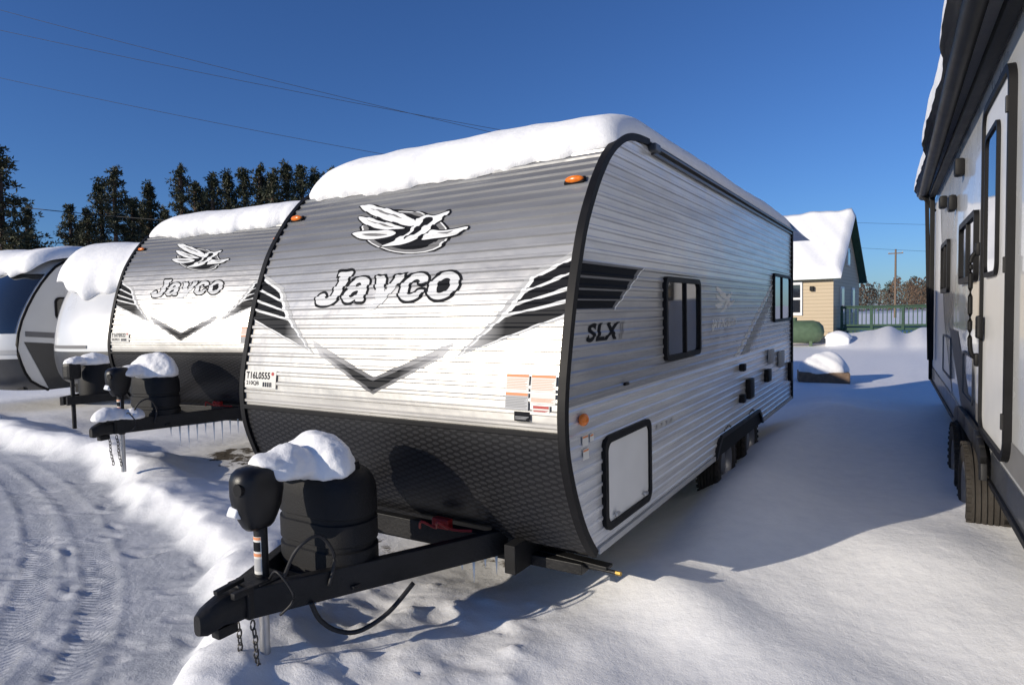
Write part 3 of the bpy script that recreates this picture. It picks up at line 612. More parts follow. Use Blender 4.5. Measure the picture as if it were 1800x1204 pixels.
snow_cap('thick rounded snow layer with an uneven lip',fwd,-2.45,.015,.19,lambda x:sedge(x,2)+.02,LT,9,T2,r=.22,side=.14,sideL=.35)
def lump(label,parts,seed,mw=None,amp=.06):
    mb=MB()
    for i,(c,r) in enumerate(parts): mb.ell(c,r,seed+i,amp,40,26,half=True)
    o=mb.done('snow_lump',M['snow'],None,smooth=True); o['label']=label;o['category']='snow';o['group']='snow lying on the hitches'
    rm=o.modifiers.new('r','REMESH'); rm.mode='VOXEL'; rm.voxel_size=.012; rm.use_smooth_shade=True
    sm=o.modifiers.new('s','SMOOTH'); sm.iterations=5
    tx=bpy.data.textures.new('n','CLOUDS'); tx.noise_scale=.06; dm=o.modifiers.new('d','DISPLACE'); dm.texture=tx; dm.strength=.018; dm.texture_coords='LOCAL'
    if mw is not None: o.matrix_world=mw
    return o
lump('snow mound on the black propane tank cover and jack',[((-1.22,2.26,.995),(.25,.15,.19)),((-1.21,2.07,1.02),(.14,.16,.13)),((-1.22,1.96,1.08),(.10,.09,.05)),((-1.36,2.15,.99),(.10,.16,.13))],4)
lump('snow mound on the tank cover of the second trailer',[((-1.20,2.31,.985),(.30,.20,.24)),((-1.22,2.05,1.0),(.12,.2,.10))],14,MW2)
lump('snow lying on the hitch coupler of the second trailer',[((-1.22,1.78,.57),(.13,.19,.11)),((-1.12,1.95,.56),(.14,.12,.09))],24,MW2)
def icicle(p,l,mw=None):
    o=MB().cyl((0,0,0),(0,0,-l),.010,.001,n=8).done('icicle',M['ice'],None,smooth=True); o['label']='thin clear icicle hanging under a trailer frame'; o['category']='icicle'; o['group']='icicles under the trailer frames'
    o.matrix_world=(mw if mw is not None else Matrix())@Matrix.Translation(p)
for i in range(14): icicle((-.98+.04*i,2.30+.08*i,.41),.12+.16*abs(math.sin(i*2.3)),MW2)
for i in range(6): icicle((-.70+.03*i,2.80+.07*i,.41),.05+.09*abs(math.sin(i*1.7)))
# ------------------------------------------------------------ other trailers
def nose_trailer(label,x,y,z,rot,wd,prof,length,mats,kind):
    T=empty('travel_trailer',(x,y,z),rot,label,'trailer',group='travel trailers parked in a row')
    pf=catmull(prof,8); sc=np.concatenate([[0],np.cumsum(np.hypot(*np.diff(pf,axis=0).T))]); nx=28
    zt=prof[-1][1]
    def strip(name,za,zb,mat,off=0,xa=0,xb=1,smooth=True):
        idx=[p for p in pf if za-1e-6<=p[1]<=zb+1e-6]; V=[];Fc=[]
        for p in idx:
            for i in range(nx+1):
                u=xa+(xb-xa)*i/nx; c=2*u-1; bow=.30*abs(c)**3.2
                V.append((wd*(u-1),p[0]+bow-off,p[1]))
        for j in range(len(idx)-1):
            for i in range(nx): a=j*(nx+1)+i; Fc.append((a,a+1,a+nx+2,a+nx+1))
        return mk(name,V,Fc,mat,T,smooth=smooth)
    strip('front_cap',prof[0][1],zt,M[mats[0]])
    if kind==4:
        strip('windshield',1.45,2.60,M['glass'],.012,.03,.985); strip('lower_front_panel',prof[0][1],1.0,M['charcoal'],.01); strip('front_stripe',1.06,1.18,M['decl'],.014)
    else:
        strip('lower_front_panel',prof[0][1],1.15,M['charcoal'],.01); strip('front_stripe',1.2,1.26,M['decg'],.01,.0,.45)
    b_=MB()
    for xx in (0,-wd):
        V=[(xx,p[0]+.29,p[1]) for p in pf]+[(xx,length,zt),(xx,length,prof[0][1])]
        b_.add(V,tessellate_polygon([[Vector((0,v[1],v[2])) for v in V]]))
    b_.add([(0,length,prof[0][1]),(-wd,length,prof[0][1]),(-wd,length,zt),(0,length,zt)],[(0,1,2,3)])
    b_.add([(0,prof[-1][0]+.1,zt),(-wd,prof[-1][0]+.1,zt),(-wd,length,zt),(0,length,zt)],[(0,1,2,3)])
    mk('body',b_.v,b_.f,M[mats[1]],T)
    MB().tube([(.01,p[0]+.30,p[1]) for p in pf[::4]],.026,8,1).done('edge_trim',M['trim'],T,smooth=True)
    lo=prof[0][1]
    sk=MB(); yb=prof[0][0]+.32; sk.add([(.006,yb,lo),(.006,length,lo),(.006,length,lo+.45),(.006,2.2,lo+.45),(.006,.9,lo+.9),(.006,.42,lo+.95)],[(0,1,2,3,4,5)]); sk.done('lower_side_panel',M['charcoal'],T)
    mk('side_graphic',[(.007,.45,lo+1.15),(.007,1.0,lo+1.1),(.007,2.6,lo+.62),(.007,length,lo+.62),(.007,length,lo+.55),(.007,2.4,lo+.55),(.007,.95,lo+1.0),(.007,.45,lo+1.05)],[(0,1,6,7),(1,2,5,6),(2,3,4,5)],M['decg'],T)
    window_side(T,1.0,1.45,1.70,2.15,0,.03,.1)
    dr=MB(); frame_ring(dr,rrect(1.8,2.5,.75,2.6,.1),rrect(1.84,2.46,.79,2.56,.08),0,.03); d_=dr.done('door',M['trim'],T,angle=40)
    ip=rrect(1.83,2.47,.78,2.57,.08); mk('door_panel',[(.015,u,v) for u,v in ip],[tuple(range(len(ip)))],M['white'],d_); window_side(d_,1.95,2.35,1.5,2.3,.016,.02,.08,name='door_window')
    for yy in (length*.55,length*.55+.9): wheel(T,(-.1,yy,.35),.34)
    if kind==3:
        h=MB(); hx=-wd/2+.55
        for sx in (-1,1): h.beam((hx+sx*.05,-.95,.45),(hx+sx*.55,.4,.45),.055,.13)
        h.cyl((hx,-.8,.0),(hx,-.8,.8),.03); h.box((hx,-.8,.9),(.17,.22,.26),.05); h.done('hitch_frame',M['frame'],T)
        t=MB(); t.lathe([(.001,.62),(.12,.61),(.2,.56),(.25,.45),(.25,0),(.001,0)],(hx,-.38,.42),'Z',32); t.done('propane_tank_cover',M['tank'],T,angle=35)
    MB().box((-wd/2,length/2,.45),(wd*.8,length-1,.15),.01).done('chassis',M['dark'],T)
    def fw(s):
        yv=np.interp(s,sc,pf[:,0]);zv=np.interp(s,sc,pf[:,1])
        if s>sc[-1]: return (pf[-1,0]+s-sc[-1],zt,0,1)
        e=.05;dy=np.interp(s+e,sc,pf[:,0])-np.interp(s-e,sc,pf[:,0]);dz=np.interp(s+e,sc,pf[:,1])-np.interp(s-e,sc,pf[:,1]);l=math.hypot(dy,dz)+1e-9
        return (yv,zv,-dz/l,dy/l)
    s0=float(np.interp(2.55 if kind==4 else 2.12,pf[:,1],sc)); mw=Matrix.Translation((x,y,z))@Matrix.Rotation(rot,4,'Z')
    def se(xx): c=2*(xx+wd)/wd-1; return s0+.30*abs(c)**3.2+.07*math.sin(5*xx)+.04*math.sin(13*xx)
    snow_cap('thick snow layer draped over the rounded roof',fw,-wd-.02,.04,.25,se,sc[-1]+length-prof[-1][0],kind+20,T,side=.30,r=.35,sideL=.30)
    if kind==3: lump('snow on the hitch tank of a parked trailer',[((hx,-.40,1.0),(.24,.25,.16)),((hx,-.72,1.02),(.13,.18,.10))],40+kind,mw)
    return T
nose_trailer('white smooth trailer with rounded nose and dark lower panel',-9.25,5.75,.1,.28,2.44,[(.45,.5),(.2,.62),(.08,.85),(.05,1.2),(.14,1.7),(.36,2.2),(.66,2.6),(1.05,2.83),(1.6,2.9)],7.5,('shell','shell'),3)
nose_trailer('dark fronted white trailer with black windshield panel',-12.75,4.95,.1,.12,2.5,[(.5,.35),(.2,.55),(.05,.9),(0,1.25),(.1,1.7),(.34,2.2),(.62,2.6),(.9,2.84),(1.4,2.95)],8.5,('shell','shell'),4)
# ------------------------------------------------------------ tall trailer beside
RT=empty('travel_trailer',(1.9,4.1,0),RAD(1.53),'tall light grey trailer with black awning and side doors','trailer',group='travel trailers parked in a row')
b_=MB(); b_.box((1.22,2.85,1.975),(2.44,9.8,2.75),.05,seg=3); b_.done('body',M['shellg'],RT,angle=30)
b_=MB(); b_.box((-.004,-.3,.70),(.012,2.8,.20),.003); b_.box((-.004,5.38,.70),(.012,4.64,.20),.003); b_.done('skirt_panel',M['charcoal'],RT)
b_=MB(); b_.beam((-.006,-2,.60),(-.006,1.12,.60),.04,.04); b_.done('bottom_rail',M['trim'],RT)
b_=MB(); b_.beam((-.006,3.08,.60),(-.006,7.7,.60),.04,.04); b_.done('bottom_rail',M['trim'],RT)
mk('wheel_well',[(-.006,1.12,.6),(-.006,3.08,.6),(-.006,3.02,.72),(-.006,2.92,.80),(-.006,1.28,.80),(-.006,1.18,.72)],[(0,1,2,3,4,5)],M['dark'],RT)
mk('side_graphic',[(-.003,-2,.82),(-.003,3.2,.82),(-.003,4.6,1.5),(-.003,3.6,1.5),(-.003,2.6,1.0),(-.003,-2,1.0)],[(0,1,2,3,4,5)],M['decg'],RT)
mk('side_graphic',[(-.003,4.2,.82),(-.003,7.7,.82),(-.003,7.7,3.2),(-.003,6.3,3.2),(-.003,5.4,1.6)],[(0,1,2,3,4)],M['white'],RT)
def rdoor(y0,y1,z0,z1,glass,name='entry_door'):
    mb=MB(); frame_ring(mb,rrect(y0,y1,z0,z1,.14),rrect(y0+.045,y1-.045,z0+.045,z1-.045,.1),0,-.04); d=mb.done(name,M['trim'],RT,angle=40)
    ip=rrect(y0+.03,y1-.03,z0+.03,z1-.03,.1); mk('door_panel',[(-.02,u,v) for u,v in ip],[tuple(range(len(ip)))],M['white'],d)
    window_side(d,*glass,-.021,.02,.08,.03,sgn=-1,name='door_window')
    for k in range(3):
        zz=z0+.25+(z1-z0-.5)*k/2; MB().box((-.045,y0+.015,zz),(.015,.03,.09),.004).done('door_hinge',M['black'],d)
    MB().box((-.05,y1-.12,z0+.75),(.04,.10,.16),.015).done('door_handle',M['trim'],d)
    return d
rdoor(.38,1.55,.86,3.12,(.80,1.38,1.95,2.90))
window_side(RT,2.0,3.25,1.95,2.5,0,.035,.07,.05,[.5],-1); window_side(RT,4.6,5.6,1.9,2.5,0,.035,.07,.05,[.5],-1)
g_=MB(); g_.tube([(-.01,1.85,1.35),(-.06,1.85,1.42),(-.065,1.85,1.7),(-.065,1.85,2.0),(-.06,1.85,2.12),(-.01,1.85,2.18)],.016,10,5); g_.box((-.02,1.85,1.35),(.04,.08,.10),.018); g_.box((-.02,1.85,2.18),(.04,.08,.10),.018); g_.done('grab_handle',M['trim'],RT,angle=50)
for c,s in (((-.04,3.2,3.03),(.08,.14,.16)),((-.04,3.95,2.80),(.07,.2,.16)),((-.04,5.2,2.98),(.08,.2,.14))): MB().box(c,s,.025).done('porch_light',M['trim'],RT,angle=40)
for y0,y1,z0,z1 in ((2.2,3.0,.95,1.35),(4.3,5.4,.95,1.4)):
    mb=MB(); frame_ring(mb,rrect(y0,y1,z0,z1,.05),rrect(y0+.02,y1-.02,z0+.02,z1-.02,.035),0,-.015); mb.done('storage_hatch',M['decg'],RT)
a_=MB(); a_.cyl((-.23,-1.9,3.39),(-.15,7.5,3.39),.062,n=24); a_.box((-.05,2.8,3.34),(.08,9.4,.08),.02); AW=a_.done('awning',M['black'],RT,angle=40)
for yy in (-1.5,7.1):
    q=MB(); q.box((-.05,yy,2.15),(.06,.09,2.4),.01); q.beam((-.02,yy,3.1),(-.2,yy,3.4),.05,.05); q.beam((-.07,yy,.95),(-.12,yy,3.35),.05,.05); q.done('awning_arm',M['trim'],AW)
MB().box((-.02,7.66,1.95),(.06,.1,2.7),.02).done('corner_trim',M['trim'],RT)
wf=MB()
for yy in (1.62,2.52): wheel(RT,(.0,yy,.39),.37,.24,-1)
for i in range(10):
    a0=math.pi*i/10;a1=math.pi*(i+1)/10; p=lambda a:(-.05,2.10-.98*math.copysign(abs(math.cos(a))**.45,math.cos(a)),.60+.22*math.sin(a)**.6 if math.sin(a)>0 else .60)
    A=p(a0);B=p(a1)
    if (Vector(A)-Vector(B)).length>1e-4: wf.beam(A,B,.13,.035,.006,up=(1,0,0))
wf.done('fender',M['black'],RT,angle=40)
MB().box((1.3,2.9,.5),(1.9,9.2,.16),.01).done('chassis',M['dark'],RT)
snow_cap('deep snow layer overhanging the roof edge and awning',lambda s:(-2.0+s,3.42,0,1),-.345,2.3,.34,lambda x:.0,9.75,31,RT,side=.10,r=.2,sideL=.10,shear=.010)
# ------------------------------------------------------------ ground
def hsh(ix,iy,seed):
    h=np.sin(ix*127.1+iy*311.7+seed*74.7)*43758.5453; return h-np.floor(h)
def vn(x,y,seed=0):
    ix=np.floor(x);iy=np.floor(y);fx=x-ix;fy=y-iy;fx=fx*fx*(3-2*fx);fy=fy*fy*(3-2*fy)
    a=hsh(ix,iy,seed);b_=hsh(ix+1,iy,seed);c=hsh(ix,iy+1,seed);d=hsh(ix+1,iy+1,seed)
    return (a+(b_-a)*fx+(c-a)*fy+(a-b_-c+d)*fx*fy)*2-1
def axis(c,lim):
    d=0;o=[0]
    while d<lim:
        d+=(.02+.013*d) if d<10 else .08*d
        o.append(d)
    o=np.array(o); return np.concatenate([-o[:0:-1],o])+c
GX=axis(-2.4,2500);GY=axis(2.4,2500); X,Y=np.meshgrid(GX,GY); sh=X.shape; X=X.ravel();Y=Y.ravel()
def pdist(poly):
    best=np.full(X.shape,1e9);sg=np.zeros(X.shape);al=np.zeros(X.shape);acc=0
    for (ax,ay),(bx,by) in zip(poly[:-1],poly[1:]):
        dx,dy=bx-ax,by-ay;l2=dx*dx+dy*dy;t=np.clip(((X-ax)*dx+(Y-ay)*dy)/l2,0,1);qx=ax+t*dx;qy=ay+t*dy
        d=np.hypot(X-qx,Y-qy);m_=d<best;best=np.where(m_,d,best);cr=dx*(Y-ay)-dy*(X-ax);sg=np.where(m_,np.sign(cr),sg);al=np.where(m_,acc+t*math.sqrt(l2),al);acc+=math.sqrt(l2)
    return best,sg,al
def spl(P,k=8): return [tuple(p) for p in catmull(P,k)]
E=[(-60,9),(-14,4.2),(-9.4,3.85),(-7.6,3.95),(-5.72,3.42),(-4.4,3.05),(-3.32,2.87),(-2.6,2.45),(-2.09,2.08),(-1.65,1.62),(-1.2,1.05),(-.6,.0),(.2,-4)]
d,sg,al=pdist(E); sd=d*sg+.10*vn(X*2.3,Y*2.3,1)+.04*vn(X*7,Y*7,2)
sm=lambda a,b_,x:(lambda t:t*t*(3-2*t))(np.clip((x-a)/(b_-a),0,1))
snowy=sm(-.05,.25,sd)
base=.075+.055*vn(X*.5,Y*.5,3)+.030*vn(X*1.3+3,Y*1.1,4)+.008*vn(X*3.7,Y*3.1,5)+.002*vn(X*9,Y*9,6)
lft=1-sm(-5.2,-3.6,X)
berm=(.07+.08*lft)*np.exp(-((sd-.36)/(.28+.08*lft))**2)*(1+.34*vn(X*2.0,Y*2.0,7)+.14*vn(X*6,Y*6,8))
under=sm(-2.75,-2.2,X)*(1-sm(-1.1,-.3,X))*sm(2.9,3.6,Y)*(1-sm(9.3,10,Y))
lane=sm(-.6,.3,X)*sm(2.9,5.0,Y)*(1-sm(10,15,Y))
ridge=lane*(.18+.035*np.sin(X*2.1+Y*1.1)*np.sin(Y*1.5+.6))+.09*np.exp(-((X-.45)/.40)**2)*sm(2.9,5.0,Y)*(1-sm(9,14,Y))
ridge+=.13*np.exp(-((X-.12)/.35)**2)*np.exp(-((Y-6.4)/1.3)**2)
ridge+=.09*np.exp(-(((X-.2)*.86-(Y-3.55)*.5)/.9)**2-(((Y-3.55)*.86+(X-.2)*.5)/.28)**2)
ridge+=.05*np.exp(-((X-.95)/.5)**2-((Y-2.6)/.9)**2)
hgt=snowy*(base+berm+ridge-.07*under-.05*lft)
hgt+=.06*np.exp(-((X+1.25)/.45)**2-((Y-1.95)/.45)**2)*snowy
road=-.06+.008*vn(X*1.2,Y*1.2,9)+.004*vn(X*5,Y*5,10)+.003*vn(X*15,Y*15,11)
hgt=hgt+(1-snowy)*road
trk=np.zeros_like(X);alo=np.zeros_like(X);acr=np.zeros_like(X)
TRK=[[(-40,6.6),(-14,3.9),(-9.0,3.42),(-6.5,2.92),(-4.6,2.3),(-3.2,1.62),(-2.3,.95),(-1.0,-.2),(.2,-1.5)],
     [(-40,6.0),(-14,3.2),(-9.0,2.78),(-6.5,2.25),(-5.0,1.7),(-3.9,1.15),(-3.0,.5),(-2.0,-.4),(-.8,-1.8)],
     [(-40,7.0),(-14,4.15),(-8.8,3.62),(-6.1,3.12),(-4.2,2.52),(-3.0,1.98),(-2.2,1.42),(-1.3,.6),(-.2,-.6)]]
for T_ in TRK:
    dd,s2,aa=pdist(spl(T_)); mk_=(1-sm(.085,.12,dd))*(1-snowy)*np.clip(.75+.5*vn(X*1.5,Y*1.5,31),0,1); trk=np.maximum(trk,mk_); alo=np.where(mk_>.01,aa,alo); acr=np.where(mk_>.01,dd,acr)
    hgt-=.006*mk_; hgt+=.006*np.exp(-((dd-.135)/.03)**2)*(1-snowy)*(1+.6*vn(X*12,Y*12,12))
for i in range(200):
    fx=-1.6-rng.random()*5.5; fy=.7+rng.random()*2.8; a=rng.normal(.4,.5); u=(X-fx)*math.cos(a)+(Y-fy)*math.sin(a); v=-(X-fx)*math.sin(a)+(Y-fy)*math.cos(a)
    q=(u/.12)**2+(v/.045)**2; hgt-=.012*np.exp(-q**2)*(1-snowy)*(1-.7*trk); hgt+=.004*np.exp(-((np.sqrt(q)-1.35)/.25)**2)*(1-snowy)
for i in range(60):
    fx=-1.7+rng.random()*1.7; fy=1.3+rng.random()*1.9; r0=.015+.03*rng.random(); hgt+=.02*np.exp(-(((X-fx)**2+(Y-fy)**2)/r0**2))*snowy
hz=np.exp(-((X+.9)/.9)**2-((Y-2.4)/.7)**2); hgt+=hz*snowy*(.035*vn(X*4,Y*4,21)+.018*vn(X*11,Y*11,22))
far=sm(12,30,np.hypot(X,Y)); hgt=hgt*(1-far)+far*(.05*vn(X*.15,Y*.15,13))
for cx_,cy_,r0,hh in ((.2,31.5,1.3,.50),(-.9,31.9,.8,.35),(1.6,31.4,1.5,.45),(3.0,32,1.2,.40)): hgt+=hh*np.exp(-(((X-cx_)**2+(Y-cy_)**2)/r0**2))*(1+.35*vn(X*1.6,Y*1.6,3))
ny,nx=sh; V=np.stack([X,Y,hgt],1); ii=np.arange(ny*nx).reshape(ny,nx)
Q=np.stack([ii[:-1,:-1],ii[:-1,1:],ii[1:,1:],ii[1:,:-1]],-1).reshape(-1,4)
me=bpy.data.meshes.new('ground'); me.vertices.add(len(V)); me.vertices.foreach_set('co',V.ravel().astype(np.float32)); me.loops.add(Q.size); me.loops.foreach_set('vertex_index',Q.ravel().astype(np.int32))
me.polygons.add(len(Q)); me.polygons.foreach_set('loop_start',(np.arange(len(Q))*4).astype(np.int32)); me.update(calc_edges=True); me.polygons.foreach_set('use_smooth',[True]*len(Q))
t2u=sm(-7,-6,X)*(1-sm(-4.0,-3.0,X))*sm(4.0,4.8,Y)*(1-sm(9,11,Y))
dirt=np.maximum(.40*under,.50*t2u)+.16*(1-snowy)
for nm,ar in (('packed',1-snowy),('track',trk),('along',alo),('across',acr),('dirt',dirt)):
    a=me.attributes.new(nm,'FLOAT','POINT'); a.data.foreach_set('value',ar.astype(np.float32))
me.materials.append(M['gsnow']); o=bpy.data.objects.new('ground',me); COL.objects.link(o); o['kind']='structure'
# ------------------------------------------------------------ house, deck, background
HB=empty('house',(-1.63,33,0),RAD(-4),'beige siding house with snowy gable roof and green trim','house')
wl=MB(); HWd=11;D=8;E_=3.15;RZ=6.15
V=[(0,0,0),(-HWd,0,0),(-HWd,D,0),(0,D,0),(0,0,E_),(-HWd,0,E_),(-HWd,D,E_),(0,D,E_),(0,D/2,RZ),(-HWd,D/2,RZ)]
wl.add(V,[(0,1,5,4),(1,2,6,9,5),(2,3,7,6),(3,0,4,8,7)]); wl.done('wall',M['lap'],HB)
rf=MB(); ov=.34
for sgn,ya in ((1,-ov),(-1,D+ov)):
    ze=E_-ov*(RZ-E_)/(D/2)
    V=[(ov,ya,ze+.05),(-HWd-ov,ya,ze+.05),(-HWd-ov,D/2,RZ+.05),(ov,D/2,RZ+.05)]; V+=[(x,y,z+.12) for x,y,z in V]
    rf.add(V,[(0,1,2,3),(7,6,5,4),(0,4,5,1),(1,5,6,2),(2,6,7,3),(3,7,4,0)])
R_=rf.done('roof',M['green'],HB)
V=[];Fc=[];nu,nv=60,48
for j in range(nv+1):
    for i in range(nu+1):
        u=i/nu;v=j/nv; x=ov+.03-(HWd+2*ov+.06)*u; y=-ov-.05+(D+2*ov+.10)*v; z=E_+(1-abs(y-D/2)/(D/2))*(RZ-E_)+.12
        ed=min(u*12,(1-u)*12,v*9,(1-v)*9); t=.36*math.sqrt(max(0,1-(1-min(ed/.25,1))**2)); t*=1+.12*math.sin(3*x)*math.sin(2*y)+.05*math.sin(7*x+y*5)
        V.append((x,y,z+t))
for j in range(nv):
    for i in range(nu): a=j*(nu+1)+i; Fc.append((a,a+1,a+nu+2,a+nu+1))
mk('roof_snow',V,Fc,M['snow'],HB,smooth=True)
def hwin(c,s,face):
    w_,h_=s
    if face=='f':
        q=MB().box((c[0],-.03,c[1]),(w_,.08,h_),.01).done('window',M['white'],HB); MB().box((c[0],-.05,c[1]+h_*.22),(w_*.8,.06,h_*.38),.004).box((c[0],-.05,c[1]-h_*.22),(w_*.8,.06,h_*.38),.004).done('window_glass',M['glass'],q)
    else:
        q=MB().box((.03,c[0],c[1]),(.08,w_,h_),.01).done('window',M['white'],HB); MB().box((.05,c[0],c[1]),(.06,w_*.8,h_*.84),.004).done('window_glass',M['glass'],q)
hwin((-1.75,2.1),(.85,1.6),'f'); hwin((-4.5,2.1),(.85,1.6),'f'); hwin((2.2,2.0),(.9,1.3),'s'); hwin((5.6,2.0),(.9,1.3),'s'); hwin((4,4.2),(.8,.9),'s')
MB().box((-.9,-.08,2.55),(.18,.14,.22),.02).done('wall_light',M['trim'],HB)
DK=empty('deck',(-1.1,33.9,0),0,'green painted wooden deck with picket railing','deck')
dk=MB(); dk.box((2.2,1.5,.62),(5,3,.12),.01)
for xx in (-.2,1.4,3.0,4.6): dk.box((xx,.05,.3),(.12,.12,.6),.01)
dk.done('deck_floor',M['green'],DK)
rl=MB()
for zz in (.80,1.62): rl.box((2.2,0,zz),(5,.06,.09),.005)
rl.box((2.2,-.02,1.69),(5,.16,.04),.005)
for i in range(30): rl.box((-.25+i*.168,0,1.2),(.04,.035,.8),.002)
for i in range(5): rl.box((-.25+i*1.23,0,1.15),(.11,.11,1.15),.005)
rl.done('railing',M['green'],DK)
sk=MB()
for i in range(30): sk.box((-.2+i*.166,.1,.28),(.12,.02,.5),0)
sk.box((2.2,.13,.28),(5,.02,.1),0).done('deck_skirt',M['green'],DK)
PT=empty('propane_tank',(-3.0,30.6,0),RAD(10),'olive green propane storage tank beside the house','tank')
q=MB(); q.lathe([(.001,-1.25),(.25,-1.2),(.42,-1.05),(.5,-.8),(.5,.8),(.42,1.05),(.25,1.2),(.001,1.25)],(0,0,.62),'X',32); q.done('tank_shell',M['tankgreen'],PT,angle=40)
q=MB()
for xx in (-.7,.7): q.box((xx,0,.12),(.12,.6,.3),.02)
q.cyl((0,0,1.08),(0,0,1.25),.16,n=20); q.done('tank_saddle',M['tankgreen'],PT,angle=40)
UB=empty('utility_box',(-.30,16.2,0),RAD(10),'low dark utility box half buried and capped with snow','box')
MB().box((0,0,.12),(1.05,.8,.30),.03).done('box_body',M['wood'],UB)
o=MB().ell((0,0,0),(.54,.44,.42),3,.10,40,26,half=True).done('snow_lump',M['snow'],None,smooth=True); o.location=(-.30,16.2,.26); o['label']='rounded snow mound on the low utility box'; o['category']='snow'
SB=MB().box((0,0,.25),(.9,.9,.5),.08).ell((0,0,.45),(.55,.55,.3),5,.05,half=True).done('snow_pile',M['snow'],None,smooth=True,label='square snow covered crate near the green deck',category='snow'); SB.location=(-1.2,30.5,-.1)
def pole(x,y,h,lab):
    P=empty('utility_pole',(x,y,0),0,lab,'pole'); MB().cyl((0,0,-.2),(0,0,h),.15,.10,n=12).done('pole_shaft',M['wood'],P,angle=40)
    MB().box((0,0,h-.5),(1.6,.10,.12),.01).done('cross_arm',M['wood'],P)
    for xx in (-.7,0,.7): MB().cyl((xx,0,h-.44),(xx,0,h-.28),.05,.03,n=8).done('insulator',M['decl'],P)
pole(-.2,92,8.4,'tall weathered wooden utility pole with cross arm')
def wire(a,b_,ext0,ext1,sag,r=.014):
    a=Vector(a);b_=Vector(b_);d=(b_-a); p0=a-d*ext0;p1=b_+d*ext1; pts=[]
    for i in range(25):
        t=i/24; p=p0.lerp(p1,t); p.z-=sag*4*t*(1-t); pts.append(p)
    o=MB().tube(pts,r,6,1).done('power_line',M['wire'],None,smooth=True); o['label']='thin black overhead power line against the sky'; o['category']='power line'; o['group']='overhead power lines'
wire((-50.93,19.53,23.09),(-20.4,34.8,13.01),.4,.15,.4); wire((-51.7,19.2,21.97),(-20.71,34.64,13.38),.4,.15,.4); wire((-51.19,19.4,18.59),(-27,31.5,12.16),.4,.3,.4)
wire((-51.7,19.15,9.92),(-42.48,23.76,8.68),.4,.6,.2,.03)
wire((-1.59,44.21,6.74),(2.5,46.25,6.52),.2,3,.1,.008); wire((-1.58,44.21,5.23),(2.52,46.26,4.92),.2,3,.1,.008)
def pine_mesh(seed,H=13,spread=2.6,dens=1.0,start=.22):
    r=random.Random(seed); V=[];Fc=[]
    t=MB(); t.tube([(0,0,-.3),(.05,.03,H*.3),(-.05,.05,H*.6),(.02,0,H*.97)],.15,8,4)
    zz=H*start
    while zz<H:
        k=(zz-H*start)/(H*(1-start)); Lb=spread*(1-k)**.78*(.55+.45*min(1,k*4+.3))
        nb=r.randint(5,7)
        for b_ in range(nb):
            a=r.random()*6.283; l=Lb*r.uniform(.5,1.15)+.10; up=.10+.35*k; dirv=Vector((math.cos(a),math.sin(a),up)); p0=Vector((0,0,zz+r.uniform(-.25,.25)))
            if l>.6: t.cyl(p0,p0+dirv*l*.85,.035,.012,n=4,cap=False)
            m_=max(2,int(l*3.4*dens))
            for i in range(m_):
                f=.25+.75*(i+r.random())/m_; c=p0+dirv*l*f+Vector((r.gauss(0,.12),r.gauss(0,.12),r.gauss(.05,.08))); R0=r.uniform(.20,.36)*(1-.35*k)
                for q in range(20):
                    d=Vector((r.gauss(0,1),r.gauss(0,1),r.gauss(.3,.8))).normalized(); pc=c+d*R0*r.uniform(.2,1); s=r.uniform(.11,.22)
                    u=d.cross(Vector((r.random()-.5,r.random()-.5,r.random()-.5))).normalized()*s*.30; w=d*s
                    kk=len(V); V+= [pc-u,pc+u,pc+w+u*.2,pc+w-u*.2]; Fc.append((kk,kk+1,kk+2,kk+3))
        zz+=r.uniform(.36,.60)*(1-.3*k)
    cr=bpy.data.meshes.new('crown'); cr.from_pydata([tuple(v) for v in V],[],Fc); cr.materials.append(M['needles'])
    tm=bpy.data.meshes.new('trunk'); tm.from_pydata(t.v,[],t.f); tm.materials.append(M['bark']); return tm,cr
PM=[pine_mesh(1,13,2.7),pine_mesh(2,13,2.2,start=.3),pine_mesh(3,13,3.0,start=.2),pine_mesh(4,13,2.4,start=.15)]
def pine(x,y,h,i,rot,w=1):
    e=empty('pine_tree',(x,y,0),rot,'dark evergreen pine tree with ragged crown','tree',group='pine trees behind the trailers'); s=h/13; e.scale=(s*w,s*w,s)
    for nm,me_ in zip(('trunk','crown'),PM[i]):
        o=bpy.data.objects.new(nm,me_); COL.objects.link(o); o.parent=e
def bearing(px,D):
    r=(px-900)/1124.5; return (1.40+D*(-.529+.848*r), D*(.848+.529*r))
TL=[(15,42,12.9,2,1.25),(-60,44,13.2,0,1.2),(60,47,10.0,1,1.0),(135,55,11.4,0,1),(165,50,10.2,3,1),(190,54,13.2,1,1),(215,49,13.0,2,1),(245,56,12.0,0,1),(275,51,12.2,3,1),(300,55,11.0,1,1),(330,50,13.2,2,.95),(355,54,12.8,0,1),(385,51,12.8,1,1),(412,55,13.8,3,1),(440,52,13.4,0,.95),(468,55,14.3,2,.9),(490,50,12.8,1,1),(515,54,14.2,3,1),(540,51,13.3,0,1),(565,55,13.8,1,1),(590,51,13.0,2,1),(150,62,11,1,1.1),(260,63,12.6,2,1.1),(370,64,14,3,1.1),(480,64,14.8,0,1.1),(620,56,12.9,3,1)]
for k,(px,D_,hh,i,w_) in enumerate(TL):
    x,y=bearing(px,D_); pine(x,y,hh,i,k*1.3,w_)
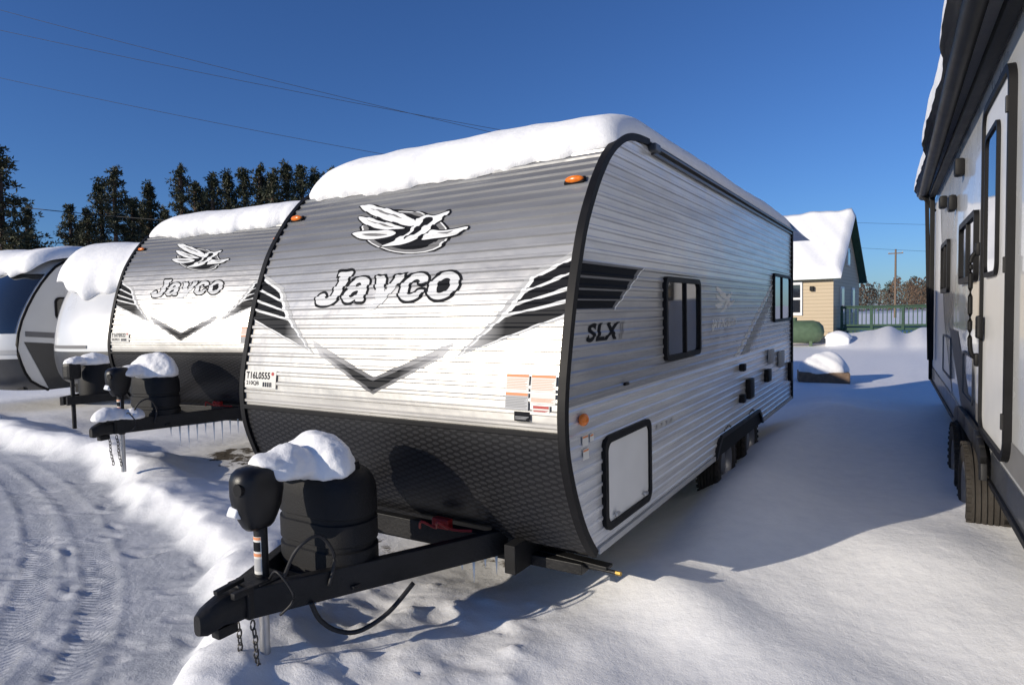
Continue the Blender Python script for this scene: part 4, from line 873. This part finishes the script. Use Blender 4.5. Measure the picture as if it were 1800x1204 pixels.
def stuffline(name,px0,px1,D_,n,hmin,hmax,mat,seed,label=None):
    r=random.Random(seed); V=[];Fc=[]
    for t in range(n):
        px=px0+(px1-px0)*r.random(); dd=D_*r.uniform(.9,1.25); x,y=bearing(px,dd); h=r.uniform(hmin,hmax)*dd/D_; rw=h*r.uniform(.22,.36)
        for q in range(260):
            z=h*r.random()**.8; rr=rw*(1-(z/h)**2)**.5*r.random()**.4+.1; a=r.random()*6.28; c=Vector((x+rr*math.cos(a),y+rr*math.sin(a),z)); s=h*.03
            u=Vector((r.gauss(0,1),r.gauss(0,1),r.gauss(0,1))).normalized()*s; w=Vector((r.gauss(0,.6),r.gauss(0,.6),1)).normalized()*s*1.6; kk=len(V); V+=[c-u,c+u,c+w]; Fc.append((kk,kk+1,kk+2))
    return mk(name,V,Fc,mat,None,kind='stuff',label=label)
stuffline('distant_trees',1440,1720,150,60,4.5,8.0,M['twigs'],5,'distant leafless wood beyond the snowy lot')
stuffline('distant_evergreens',1440,1720,170,30,5,8.5,M['needles'],6,'distant dark evergreens beyond the snowy lot')
stuffline('far_wood',-400,1500,130,120,8,11,M['needles'],8,'distant evergreen wood behind the trailers')
# ------------------------------------------------------------ light, sky, camera
el,az=RAD(16),RAD(29)
dv=Vector((math.sin(az)*math.cos(el),math.cos(az)*math.cos(el),-math.sin(el)))
sl=bpy.data.lights.new('sun','SUN'); sl.energy=4.7; sl.angle=RAD(.5); sl.color=(1,.90,.75); so=bpy.data.objects.new('sun',sl); so.rotation_euler=dv.to_track_quat('-Z','Y').to_euler(); COL.objects.link(so)
w=bpy.data.worlds.new('World'); scene.world=w; w.use_nodes=True; nt=w.node_tree; bg=nt.nodes['Background']
sk=N(nt,'ShaderNodeTexSky',sky_type='NISHITA'); sk.sun_disc=False; sk.sun_elevation=el; sk.sun_rotation=RAD(180)+az; sk.air_density=1; sk.dust_density=.3; sk.ozone_density=3; sk.altitude=300
mu=N(nt,'ShaderNodeMix',data_type='RGBA',blend_type='MULTIPLY'); mu.inputs[0].default_value=1; mu.inputs[7].default_value=(.54,.82,1.32,1)
L(nt,sk.outputs[0],mu.inputs[6]); L(nt,mu.outputs[2],bg.inputs[0]); bg.inputs[1].default_value=.088
cd=bpy.data.cameras.new('camera'); co=bpy.data.objects.new('camera',cd); COL.objects.link(co)
yaw,pitch,roll=.5575,.0488,-.0207
F_=Vector((-math.sin(yaw)*math.cos(pitch),math.cos(yaw)*math.cos(pitch),-math.sin(pitch))); R0=Vector((math.cos(yaw),math.sin(yaw),0)); U0=R0.cross(F_)
R1=R0*math.cos(roll)+U0*math.sin(roll); U1=-R0*math.sin(roll)+U0*math.cos(roll)
mt=Matrix((R1,U1,-F_)).transposed().to_4x4(); mt.translation=(1.4024,0,1.7889); co.matrix_world=mt
cd.sensor_width=36; cd.lens=22.49; cd.clip_end=6000; cd.clip_start=.05; scene.camera=co
scene.view_settings.view_transform='Standard'; scene.view_settings.look='None'; scene.view_settings.exposure=0
